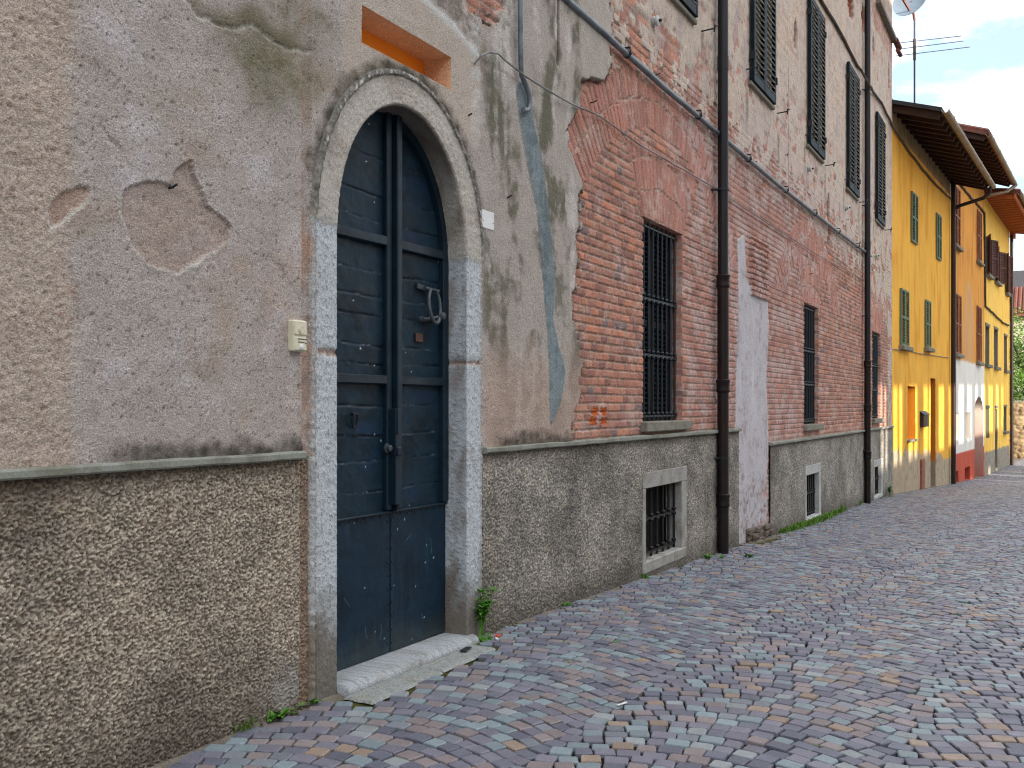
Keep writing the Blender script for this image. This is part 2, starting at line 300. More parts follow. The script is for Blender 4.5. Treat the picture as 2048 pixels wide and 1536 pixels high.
def wall_fields(u, z):
    n_a = fbm(u, z, .9, 4, 1); n_b = fbm(u, z, 3.2, 4, 2); n_c = fbm(u, z, 13, 4, 3); n_d = fbm(u, z, 55, 3, 4); st = fbm(u * 5.5, z * .8, 1, 4, 5)
    # --- brickwork
    d, bi, bj = brick_rect(u, z); isarch = np.zeros(u.shape, bool)
    for k, c in enumerate((8.25, 14.55, 20.85)):
        zt = ZC + (2.95 if k == 0 else 2.72); cz = zt - 2.75; rad = np.hypot(u - c, z - cz)
        m = (rad < 2.75) & (rad > 2.27) & (z > ZC + 1.55) & (np.abs(u - c) < 2.35)
        a = brick_arch(u, z, c, cz, 2.24, seed=k); d = np.where(m, a[0], d); bi = np.where(m, a[1], bi); bj = np.where(m, a[2], bj); isarch |= m
        zb = WIN[k][3]; hw = .53 + .42 * np.clip((z - zb) / .62, 0, 1)
        m = (z > zb - .01) & (z < zb + .60 + .05 * np.cos((u - c) * 1.5)) & (np.abs(u - c) < hw)
        a = brick_arch(u, z, c, zb - 1.35, 1.35, seed=7 + k, rowl=.29); d = np.where(m, a[0], d); bi = np.where(m, a[1], bi); bj = np.where(m, a[2], bj); isarch |= m
    h1 = hash2(bi, bj, 3); h2 = hash2(bi, bj, 4); h3 = hash2(bi, bj, 5)
    mort = 1 - ss(d + .003 * n_d, .0035, .0098)
    hb = (1 - mort) * (.012 + .007 * (h2 - .5)) + .0025 * n_d + .002 * n_c
    red = lin(188, 124, 102); br = np.broadcast_to(red, u.shape + (3,)).copy()
    br = mix(br, lin(200, 126, 94), ss(h1, .62, .72)); br = mix(br, lin(150, 96, 84), ss(h1, .80, .83)); br = mix(br, lin(118, 100, 102), ss(h1, .94, .945)); br = mix(br, lin(190, 134, 112), (h1 < .12) * 1.0); br = mix(br, lin(150, 96, 88), ((h1 > .3) & (h1 < .45)) * .8)
    br = br * (.70 + .46 * h3 + .16 * n_c)[..., None]; br = mix(br, lin(176, 150, 134), ss(n_d + .6 * n_c, .35, .8) * .45)
    br = mix(br, lin(192, 126, 110) * (.72 + .46 * h3 + .12 * n_c)[..., None], isarch * .7)
    pinkside = ss(u, 8.0, 9.4) * (1 - ss(u, 13.0, 15.5)); br = mix(br, lin(182, 125, 115) * (.75 + .4 * h3)[..., None], pinkside * .5)
    mc = mix(np.broadcast_to(lin(182, 162, 147), br.shape), lin(208, 195, 184), ss(n_b, -.1, .5))
    br = mix(br, mc, mort * .92)
    eff = ss(n_b + .6 * n_c + .28 * pinkside + .15 * (u > 8.9), .30, .62) * (1 - .75 * ss(u, 15, 18)) * (1 - .6 * (u < 7.6))
    br = mix(br, lin(190, 170, 168), eff * .62)
    br = br * (1 + .12 * n_d)[..., None]
    br = mix(br, lin(206, 178, 165), .17 + .40 * ss(n_b + .5 * n_c + .3 * n_a, .0, .6))
    for px, py in ((1188, 824), (1206, 824), (1184, 842), (1205, 842)):   # freshly broken bricks
        q = W(px, py); m = (np.abs(u - q[0]) < .06) & (np.abs(z - q[1]) < .03); br = np.where(m[..., None], lin(206, 106, 60), br); hb = hb - .012 * m * (n_d > 0)
    # --- plaster of the near half
    wob = .030 * n_c + .035 * n_b + .012 * n_d
    x_edge = np.interp(-z, [-p[1] for p in EDGE], [p[0] for p in EDGE])
    sd = np.minimum(x_edge - u, 1) + wob
    red2 = -poly_sd(u, z, REDTOP) + wob; sd = np.minimum(sd, red2) + (h2 - .5) * .115 * (h1 > .25) + .02 * np.abs(n_c) - .01
    left = ss(sd, -.004, .004)
    g = lin(181, 171, 164); pl = np.broadcast_to(g, u.shape + (3,)).copy()
    pl = mix(pl, lin(186, 165, 153), ss(n_a + .7 * n_b - (z - ZC) * .28, -.1, .75))
    pl = mix(pl, lin(200, 194, 194), ss(n_b + .5 * n_c + .3 * n_a, .0, .65) * .85)
    pl = mix(pl, lin(146, 130, 118), ss(n_c + .6 * n_d, .12, .7) * .55); pl = mix(pl, lin(168, 148, 130), ss(fbm(u, z, 2.2, 3, 17), .1, .5) * .5)
    sp = fbm(u, z, 62, 2, 9); pl = mix(pl, lin(112, 88, 72), ss(sp, .34, .62) * .8); pl = mix(pl, lin(216, 212, 208), ss(-sp, .40, .70) * .6)
    hp = .034 + .020 * ss(u, 5.3, 5.95) + .004 * n_b + .003 * n_c + .0022 * n_d - .004 * ss(sp, .46, .7)
    rough = ss(2.20 + .05 * n_c + .05 * n_b - u, -.02, .05) * ss(z, ZC - .6, ZC - .1)            # rough strip at the near edge
    wr = ss(fbm(u * .7 + .02 * n_c, z, 75, 4, 12) + .25 * n_b, .05, .65); pl = mix(pl, mix(np.broadcast_to(lin(194, 177, 163), pl.shape), lin(162, 128, 106), np.clip(wr + .35 * n_c + .25 * n_d, 0, 1)), rough * .85)
    hp = hp + rough * (-.010 - .005 * wr + .004 * n_d + .002 * n_c)
    s = poly_sd(u, z, ROUND) + .016 * n_c + .012 * n_b + .007 * n_d; m = ss(s, -.002, .003); hp = hp - m * (.009 - .005 * n_c) + .004 * np.exp(-(s / .012) ** 2) * (s < 0); pl = mix(pl, lin(172, 150, 136) * (1 + .2 * n_d + .1 * n_c)[..., None], m * .6)
    pl = mix(pl, lin(206, 200, 190), np.exp(-((s + .004) / .006) ** 2) * ss(-(z - ROUND[0][1]), -.05, .22) * ss(n_c + .5 * n_b, -.35, .2) * .9)  # pale rim: light caught on the patch's lower edge, painted in
    s = poly_sd(u, z, LCHIP) + .016 * n_c + .007 * n_d; m = ss(s, -.002, .003); hp = hp - m * .010; pl = mix(pl, lin(176, 148, 132), m * .7); pl = mix(pl, lin(206, 200, 190), np.exp(-((s + .004) / .006) ** 2) * ss(-(z - LCHIP[3][1]), .03, .1) * .9)  # chip's lower rim also gets a painted catch of light
    s = seg_dist(u, z + .012 * n_c, CRACK); hp = hp - .012 * np.exp(-(s / .006) ** 2); zc_ = np.interp(u, [p[0] for p in CRACK], [p[1] for p in CRACK]); inx = ss(u, CRACK[0][0], CRACK[1][0]) * (1 - ss(u, 3.40, 3.52))
    pl = mix(pl, lin(120, 112, 92), ss(.12 + .08 * n_b - s, 0, .12) * (.75 * (z > zc_) + .35) * inx * .8); pl = mix(pl, lin(222, 218, 208), np.exp(-(s / .007) ** 2) * .9)
    for (px, py, r, a) in ((470, 105, .16, .7), (545, 140, .2, .75), (600, 160, .12, 1.0), (575, 30, .22, .6), (640, 60, .10, .5), (520, 200, .15, .5)):
        q = W(px, py); m = np.exp(-(((u - q[0]) / r) ** 2 + ((z - q[1]) / (r * .7)) ** 2)) * a; pl = mix(pl, lin(104, 101, 70), np.clip(m * (.85 + .9 * n_b + .5 * n_c), 0, .85))
    rg = np.abs(fbm(u * 1.0 + .1 * n_b, z, 2.1, 4, 24)); hl = np.exp(-(rg / .008) ** 2) * ss(n_a + .5 * n_b, .0, .3); pl = mix(pl, lin(120, 100, 86), hl * .55); hp = hp - .004 * hl
    # right of the door: mottled, algae, cement repair
    rr = ss(u, 4.9, 5.1)
    mo = mix(np.broadcast_to(lin(176, 166, 157), pl.shape), lin(100, 97, 80), ss(fbm(u * 3.2, z * 1.5, 1, 5, 55) + .40 * n_b + .30 * n_c, -.12, .32) * .88); mo = mix(mo, lin(206, 198, 192), ss(-st + .6 * n_b + .3 * n_c, .1, .55) * .8)
    mo = mix(mo, lin(184, 160, 146), ss(ZC + .55 - z + .3 * n_b, 0, .5) * .75); mo = mix(mo, lin(104, 102, 72), ss(n_b - .2 * st, .38, .7) * ss(z, ZC + .9, ZC + 1.5) * .6)
    pl = mix(pl, mo * (1 + .13 * n_d + .08 * n_c)[..., None], rr)
    sm = ss(u, 6.32, 6.42) * ss(z, ZC + 2.3, ZC + 2.5); pl = mix(pl, lin(180, 170, 160) * (1 + .08 * n_d + .05 * n_c)[..., None], sm * .9)
    s = seg_dist(u + .02 * n_b + .012 * n_c, z, CEM, CEMW); m = ss(-s, -.004, .006); pl = mix(pl, mix(np.broadcast_to(lin(128, 142, 146), pl.shape), lin(108, 122, 126), ss(st + n_c, -.1, .5)), m * .92); hp = hp + m * (.005 + .004 * fbm(u * 6, z * 1.2, 3, 3, 8))
    fr = ss(u, 3.64, 3.68) * (1 - ss(u, 4.96 + .02 * n_c, 4.98 + .02 * n_c)) * ss(z, ZC + 1.5, ZC + 1.6)
    tz = ZC + 2.30 - (u - 4.2) * .22 + .03 * n_b; m = fr * (1 - ss(z, tz, tz + .03)); pl = mix(pl, lin(190, 176, 163) * (1 + .1 * n_d + .06 * n_c)[..., None], m * .85); hp = hp + .006 * m
    pl = mix(pl, lin(205, 206, 204), fr * np.exp(-((z - tz) / .03) ** 2) * ss(u, 4.0, 4.3) * .75)
    m = ss(u, 4.84, 4.88) * (1 - ss(u, 4.95, 4.98)) * fr; pl = mix(pl, lin(202, 205, 204), m * .5 * ss(n_c, -.3, .3))
    m = ss(z, tz + .02, tz + .06) * fr * ss(u, 4.1, 4.4); pl = mix(pl, lin(118, 106, 90), m * ss(n_c + n_b, -.2, .4) * .7); hp = hp + m * .008 * n_c
    m = (1 - ss(np.abs(u - 3.41), .026, .034)) * ss(z, ZC - 1.5, ZC - 1.4) * (1 - ss(z, ZC + 2.6, ZC + 2.7)); pl = mix(pl, mix(np.broadcast_to(lin(176, 126, 92), pl.shape), lin(150, 126, 108), ss(n_c, -.2, .4)), m * (.62 - .3 * ss(z, ZC + .9, ZC + 1.4)) * ss(n_c + n_b, -.6, .2)); hp = hp - m * (.013 + .006 * n_c)
    ea = np.hypot((u - UC) / OA, np.maximum(z - DS, 0) / OB); m = (1 - ss(ea, 1.0, 1.10 + .05 * n_c + .05 * n_b)) * ss(z, DS + .1, DS + .35) * (u < 5.2); pl = mix(pl, lin(66, 62, 50), np.clip(m * (.8 + .7 * n_c), 0, .9))
    bl = ledge_z(u) + .02 + (.06 + .07 * n_b) ; stn = ss(bl + .03 * n_c - z, -.02, .05) * np.where(u < 3.4, ss(u, 2.2, 2.5), ss(u, 5.1, 5.3)) * ss(z, ledge_z(u) - .1, ledge_z(u)); pl = mix(pl, lin(62, 58, 50), np.clip(stn * (.75 + .5 * n_c), 0, .9))
    m = (1 - ss(np.abs(u - 6.005 - .004 * n_c), .014, .02)) * ss(z, ZC + 2.38, ZC + 2.42); hp = hp - .03 * m; pl = mix(pl, lin(58, 36, 32), m)
    hp = hp - .02 * np.exp(-(np.maximum(-sd + .02, 0) / .01) ** 2) * 0
    lip = np.exp(-((sd - .012) / .014) ** 2) * left; pl = mix(pl, lin(150, 126, 108), lip * ss(n_c, -.3, .3) * .7)
    # --- thin plaster over the upper wall and the far end
    zb = np.interp(u, [p[0] for p in UPB], [p[1] for p in UPB])
    t = (z - zb) + .35 * n_b + .20 * n_c + .25 * n_a
    hole = ss(fbm(u, z, 1.15, 4, 21) - .55 * ss(z, ZC + 3.0, ZC + 3.8) * (1 - ss(u, 18.5, 20.0) * ss(z, ZC + 6.0, ZC + 6.6)), .22, .30) * (.5 + .5 * ss(n_c, -.2, .1))
    t = t + .22 * (h2 - .5); cover = ss(t, -.05, .16) * (1 - hole); endp = ss(u + .08 * n_b, 22.35, 22.42) * (1 - ss(z, ZC + 6.6, ZC + 7.2) * ss(n_c + n_b, -.1, .1)); cover = np.maximum(cover, endp)
    spl = ss(fbm(u, z, 2.6, 4, 33) + .5 * (h3 - .5) + .25 * ss(ZC + 3.9 - z, 0, .9) * (u < 10) + .10 * ss(ZC + 3.4 - z, 0, .5), .22, .30); cover = cover * (1 - spl * (.95 - .6 * ss(z, ZC + 3.8, ZC + 4.6)))
    up = mix(np.broadcast_to(lin(204, 187, 172), u.shape + (3,)), lin(184, 168, 159), ss(n_b + .5 * st, -.1, .6)); up = mix(up, lin(212, 188, 166), ss(n_a, 0, .5) * .6); up = mix(up, lin(196, 188, 184), ss(n_c + .6 * st, .25, .7) * .6)
    up = mix(up, lin(118, 98, 84), ss(fbm(u * 1.6, z * .8, 17, 4, 14), .22, .6) * .7); up = mix(up, lin(214, 204, 196), ss(fbm(u * 1.6, z * .7, 12, 3, 15), .3, .6) * .5); up = up * (1 + .13 * n_d)[..., None]
    kz = ss(u, 10.4, 11.4) * (1 - ss(u, 16, 18)); up = mix(up, lin(196, 176, 170), kz * ss(ZC + 3.9 - z, 0, .8) * .5)
    for c, zz in ((11.0, 3.5), (12.5, 3.35), (14.05, 3.6), (15.5, 3.45), (17.1, 3.6), (18.6, 3.5), (20.35, 3.6), (9.35, 3.6)):   # run-off below the shutter hooks
        m = np.exp(-((u - c) / .05) ** 2) * ss(z, ZC + zz - .45, ZC + zz) * (1 - ss(z, ZC + zz + .15, ZC + zz + .25)); up = mix(up, lin(118, 112, 78), np.clip(m * (.7 + .6 * n_c), 0, .8))
    hu = .016 + .004 * n_b + .003 * n_c + .0015 * n_d
    wh = ss(poly_sd(u, z, WHITE) + .02 * n_c + .01 * n_d, -.004, .004)
    wc = mix(np.broadcast_to(lin(196, 190, 194), u.shape + (3,)), lin(172, 160, 160), ss(n_b + .6 * n_c, 0, .6)); wc = mix(wc, lin(216, 214, 216), ss(st, .1, .6) * .5)
    low = ss(ZC - .6 - z + .35 * n_b, 0, .6); wc = mix(wc, lin(140, 128, 122), low * ss(n_c, -.1, .5) * .7)
    gone = ss(fbm(u, z, 5.5, 3, 31) + .35 * low + .3 * ss(u, 11.3, 11.9) * low - .25 * ss(z, ZC - .3, ZC + .2), 1.5 * .42, .72) * wh; wh = wh - gone * .95
    hw_ = .020 + .004 * n_b + .003 * n_c
    ledge_ins = wh
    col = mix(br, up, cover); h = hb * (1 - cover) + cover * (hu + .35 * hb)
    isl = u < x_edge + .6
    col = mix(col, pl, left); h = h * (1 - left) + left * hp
    crum = np.exp(-((sd + .035) / .045) ** 2) * (1 - left) * (u < 10) * (u > 5.7); n_e = fbm(u, z, 26, 3, 19); col = mix(col, mix(np.broadcast_to(lin(92, 72, 58), col.shape), lin(168, 116, 94), ss(n_e, .1, .4)), crum * ss(n_e + .4, -.2, .4) * .85); h = h + crum * (.030 * n_e - .012); gapl = np.exp(-((sd + .016) / .013) ** 2) * (u < 10) * (u > 5.7) * ss(n_e + .6 * n_c, -.25, .15); h = h - .035 * gapl; col = mix(col, lin(62, 48, 40), gapl * .85)  # rubble tones, plus painted shade in the gap along the plaster edge
    col = mix(col, wc, wh); h = h * (1 - wh) + wh * hw_
    m = (u > 11.15) & (u < 11.95) & (z > ZC + 1.30) & (z < ZC + 2.0) & (n_c > -.35); h = h + .03 * m * (1 - mort); col = np.where(m[..., None], br, col)
    # broken brick course under the top, holes and the vertical joint marks on the far half
    m = (1 - ss(np.abs(u - 13.05 - .01 * n_c), .010, .018)) * ss(z, ZC + 1.7, ZC + 1.8) * (1 - ss(z, ZC + 4.5, ZC + 4.6)); h = h - .015 * m; col = mix(col, lin(96, 64, 52), m * ss(n_c, -.5, .0) * .8)
    m = (1 - ss(np.abs(u - 18.7 - .01 * n_c), .012, .02)) * ss(z, ZC + .9, ZC + 1.0) * (1 - ss(z, ZC + 3.6, ZC + 3.7)); h = h - .015 * m; col = mix(col, lin(96, 64, 52), m * .7)
    for px, py, a, b in ((1589, 70, .10, .22), (1655, 425, .10, .30), (1657, 470, .12, .2), (1745, 95, .12, .30), (1776, 150, .12, .35), (1700, 10, .35, .25), (1726, 40, .3, .25)):
        q = W(px, py); s = np.hypot((u - q[0]) / a, (z - q[1]) / b) + .35 * n_c; m = 1 - ss(s, .85, 1.05); h = h - .07 * m; col = mix(col, mix(np.broadcast_to(lin(164, 92, 70), col.shape), lin(96, 66, 54), ss(n_c, -.2, .3)), m)
    bz = ss(z, ZC + 7.6, ZC + 7.9) * (1 - ss(z, ZC + 8.2, ZC + 8.25)) * ss(u, 20.2, 20.5) * ss(n_b + .4, -.1, .2); col = mix(col, br, bz * .85)
    pale = (np.abs(u - 22.55) < .42) & (z > ZC + 2.55 + .1 * n_c) & (z < ZC + 3.15); col = np.where(pale[..., None], lin(205, 188, 168), col)
    return col, h
def wall_rev(u, y, z):
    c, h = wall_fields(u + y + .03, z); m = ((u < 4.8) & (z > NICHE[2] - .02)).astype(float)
    return mix(c, lin(232, 186, 146) * (1 + .12 * fbm(u * 1.0 + y, z + y, 9, 3, 18))[..., None], m * .9), h  # niche reveal tinted tan-orange to stand for light bounced off the panel
def arr(*spans):
    out = [np.array([spans[0][0]])]
    for a, b, st in spans:
        k = max(1, int(round((b - a) / st))); out.append(np.linspace(a, b, k + 1)[1:])
    return np.concatenate(out)
def snap(a, vals):
    for v in vals: a[np.argmin(np.abs(a - v))] = v
    return a
def grid_wall(name, us, zs, rects, fields, mt, parent, drop=None, reveal=.14, shapes=(), rev_fields=None, y0=0.0):
    """a wall front in the x-z plane with real relief (towards -y), cut openings and their reveals, in one mesh"""
    for (a, b, c, d) in rects: snap(us, (a, b)); snap(zs, (c, d))
    U, Z = np.meshgrid(us, zs); u = U.ravel(); z = Z.ravel(); col, h = fields(u, z); V = np.stack([u, y0 - h, z], 1)
    nu, nz = len(us), len(zs); I = np.arange(nu * nz).reshape(nz, nu)
    uc = (us[1:] + us[:-1]) / 2; zc = (zs[1:] + zs[:-1]) / 2; CU, CZ = np.meshgrid(uc, zc); keep = np.ones(CU.shape, bool)
    for (a, b, c, d) in rects: keep &= ~((CU > a) & (CU < b) & (CZ > c) & (CZ < d))
    for f in shapes: keep &= ~f(CU, CZ)
    if drop is not None: keep &= ~drop(CU, CZ)
    Q = np.stack([I[:-1, :-1], I[:-1, 1:], I[1:, 1:], I[1:, :-1]], -1)[keep]
    used = np.unique(Q); rem = np.full(len(V), -1); rem[used] = np.arange(len(used)); Q = rem[Q]; V = V[used]; col = col[used]; hh = h
    Vs, Qs, Cs = [V], [Q], [col]; base = len(V)
    dep = reveal if hasattr(reveal, '__len__') else [reveal] * len(rects)
    for (a, b, c, d), rv in zip(rects, dep):
        if not rv: continue
        iu0, iu1 = np.argmin(np.abs(us - a)), np.argmin(np.abs(us - b)); iz0, iz1 = np.argmin(np.abs(zs - c)), np.argmin(np.abs(zs - d))
        path = [(i, iz0) for i in range(iu0, iu1 + 1)] + [(iu1, j) for j in range(iz0 + 1, iz1 + 1)] + [(i, iz1) for i in range(iu1 - 1, iu0 - 1, -1)] + [(iu0, j) for j in range(iz1 - 1, iz0 - 1, -1)]
        pi = np.array(path); e = I[pi[:, 1], pi[:, 0]]; pu, pz = us[pi[:, 0]], zs[pi[:, 1]]; ph = hh[e]
        ks = np.linspace(0, 1, 13); rows = []; cols = []
        nx = np.where(pu == a, 1.0, np.where(pu == b, -1.0, 0)); nzv = np.where(pz == c, 1.0, np.where(pz == d, -1.0, 0))
        for kk, t in enumerate(ks):
            y = y0 - ph * (1 - t) + rv * t; side = np.where(nx != 0, pu + .064 * np.sign(-nx) + (y + .02) * np.sign(-nx), pu)
            if rev_fields is None: cc, hq = fields(np.where(nx != 0, pu - nx * (y - y0 + .03), pu), np.where((nx == 0), pz - nzv * (y - y0 + .03), pz))
            else: cc, hq = rev_fields(pu, y, pz)
            dd = (hq - ph) * min(1, t * 4) * .6; rows.append(np.stack([pu + nx * dd, y, pz + nzv * dd], 1)); cols.append(cc)
        R = np.concatenate(rows); n = len(path); q = []
        J = np.arange(13 * n).reshape(13, n); q = np.stack([J[:-1, :-1], J[:-1, 1:], J[1:, 1:], J[1:, :-1]], -1).reshape(-1, 4)[:, ::-1] + base
        Vs.append(R); Qs.append(q); Cs.append(np.concatenate(cols)); base += len(R)
    return mesh_np(name, np.concatenate(Vs), np.concatenate(Qs), mt, parent, np.concatenate(Cs))
OLD = empty('old_townhouse', (0, 0, 0), 0, 'long weathered townhouse of crumbling plaster and bare red brick with an arched blue-black door', 'building')
us = arr((-5, 1.4, .06), (1.4, 6.0, .0072), (6.0, 10.4, .0088), (10.4, 16, .015), (16, 23.05, .024)); zs = arr((-.75, 1.05, .016), (1.05, 3.0, .0085), (3.0, 4.6, .011), (4.6, 10.9, .028))
def hide(CU, CZ):
    patch = (CU > PATCH_X[0] - .02) & (CU < PATCH_X[1] + .02)
    return ((CZ < ledge_z(CU) - .015) & ~patch) | (CZ < gz(CU) - .08) | ((CU < 6) & (CZ > 7.2)) 
def doorcut(CU, CZ):
    a, b = OA - .05, OB - .05
    return (np.abs(CU - UC) < a) & ((CZ < DS) | (((CU - UC) / a) ** 2 + ((CZ - DS) / b) ** 2 < 1))
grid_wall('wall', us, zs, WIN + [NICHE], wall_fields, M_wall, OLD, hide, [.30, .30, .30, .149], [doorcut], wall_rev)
# body behind the facade
mb = MB(); mb.box(-5, 23.0, .40, 9, -1.2, 10.9); mb.box(22.99, 23.03, .0, .40, -.9, 10.6); mb.build('rear_walls', M_block, OLD)
mb = MB(); mb.box(-5.3, 23.15, -.55, 9.3, 10.9, 11.05); mb.prism([(-5.3, 11.05), (23.15, 11.05), (23.15, 11.2), (-5.3, 11.2)], -.6, 9.4); mb.build('roof', M_tile, OLD)
# string course (ledge) in three lengths
def capped(P, yz):                          # close both ends of a swept moulding
    return [np.concatenate([[[p[0, 0], yz[0], yz[1]]], p, [[p[-1, 0], yz[0], yz[1]]]]) for p in P]
for a, b, zl in LEDGE:
    us_ = arr((a, b, .02)); prof = np.array([(-.0, .0), (-.045, .0), (-.062, -.003), (-.066, -.009), (-.066, -.030), (-.060, -.037), (-.02, -.039)])
    P = []; C = []
    for (y, z) in prof: P.append(np.stack([us_, y + .003 * fbm(us_, us_ * 0 + y * 9, 4, 3, 2), zl + .012 + z + .005 * fbm(us_, us_ * 0 + z * 3, 3, 3, 5)], 1))
    P = capped(P, (0, zl - .01)); n = len(us_) + 2; J = np.arange(len(prof) * n).reshape(len(prof), n); Q = np.stack([J[:-1, :-1], J[:-1, 1:], J[1:, 1:], J[1:, :-1]], -1).reshape(-1, 4)
    mesh_np('string_course', np.concatenate(P), Q, M_ledge, OLD, smooth=False)
# pebbledash plinth
def plinth_fields(u, z):
    wx, wz_ = .006 * fbm(u, z, 60, 2, 44), .006 * fbm(u, z, 60, 2, 45)
    sc_ = 112.0; d1, d2, bid = worley((u + wx) * sc_ * .85, (z + wz_ + .35 * u * .2) * sc_, 50); n_a = fbm(u, z, 1.1, 4, 41); n_b = fbm(u, z, 4, 4, 42); n_c = fbm(u, z, 16, 3, 43); n_f = fbm(u, z, 95, 3, 46)
    peb = np.clip(1 - d1 * 1.2, 0, 1); on = ss(bid + .3 * n_f, .25, .45)
    h = .030 + .0075 * np.sqrt(peb) * on * (.3 + .9 * bid) + .0045 * n_f + .005 * n_c + .004 * n_b
    near = 1 - ss(u, 4.2, 5.5)
    c0 = mix(np.broadcast_to(lin(148, 144, 137), u.shape + (3,)), lin(164, 152, 137), near)
    c = c0 * (.72 + .5 * bid + .35 * n_f)[..., None]; c = mix(c, lin(204, 192, 170), ss(bid + .25 * n_f, .82, .95) * .85); c = mix(c, lin(120, 86, 66), ((bid > .3) & (bid < .38)) * .5)
    gap = np.clip(ss(d1 - .12 * n_f, .45, .8) * .8 + .55 * (1 - on) * ss(-n_f, -.2, .3), 0, 1); c = mix(c, lin(72, 60, 49), gap * .85)
    c = mix(c, lin(96, 74, 54), ss(n_a + .6 * n_b, .1, .8) * .45 * (near * .7 + .3)); c = mix(c, lin(176, 152, 124), ss(-n_a + .5 * n_b, .2, .8) * .35 * near)
    c = c * np.clip(.92 + .70 * n_a + .42 * n_b + .16 * n_c, .40, 1.5)[..., None]
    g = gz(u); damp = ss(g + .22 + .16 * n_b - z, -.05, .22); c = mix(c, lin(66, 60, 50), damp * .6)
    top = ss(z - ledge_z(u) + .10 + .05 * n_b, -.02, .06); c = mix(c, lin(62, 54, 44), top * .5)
    mossy = ss(n_b + .4 * n_c, .35, .8) * ss(g + .6 - z, 0, .5); c = mix(c, lin(86, 88, 58), mossy * .4)
    if True:
        m = np.exp(-(((u - 3.28) / .12) ** 2 + ((z - .12 - gz(3.3)) / .10) ** 2)); c = mix(c, lin(156, 152, 146), np.clip(m * (.8 + n_c), 0, .75)); h = h - .012 * np.clip(m, 0, 1)
        m = ss(u + .006 * n_c, 3.355, 3.38); c = mix(c, lin(134, 110, 92) * (1 + .2 * n_f)[..., None], m * .75 * (u < 4)); h = h - .016 * m * (u < 4)
    return c, h
def bw_rect(k):
    a, b = BW[k]; g = float(gz((a + b) / 2)); 
    top = [ZC - .60, ZC - .90, ZC - 1.14][k]; return (a + .02, b - .02, g + (.065 if k == 0 else .02), top)
BWR = [bw_rect(k) for k in range(3)]
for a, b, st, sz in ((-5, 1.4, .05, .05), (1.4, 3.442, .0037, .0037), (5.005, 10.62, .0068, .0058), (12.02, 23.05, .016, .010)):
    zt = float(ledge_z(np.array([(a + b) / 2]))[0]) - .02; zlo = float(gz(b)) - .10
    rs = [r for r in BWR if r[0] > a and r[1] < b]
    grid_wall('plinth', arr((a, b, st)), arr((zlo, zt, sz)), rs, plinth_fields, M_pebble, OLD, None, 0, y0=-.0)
# rubble edge at the foot of the whitewashed patch
mb = MB()
x = 10.95
while x < 12.0:
    w = random.uniform(.12, .24)
    for r in range(3): mb.box(x + random.uniform(-.03, .03), x + w, -.03 - .05 * random.random(), .02, gz(x) - .06 + r * .075, gz(x) + .005 + r * .075, .012, .006)
    x += w + .012
mb.build('exposed_footing', mat('mossy_footing_stone', lin(120, 104, 94), .9, var=.35, vscale=9, fine=90, fvar=.3, bump=.6, bscale=60, bdist=.008, col2=lin(84, 78, 66)), OLD)
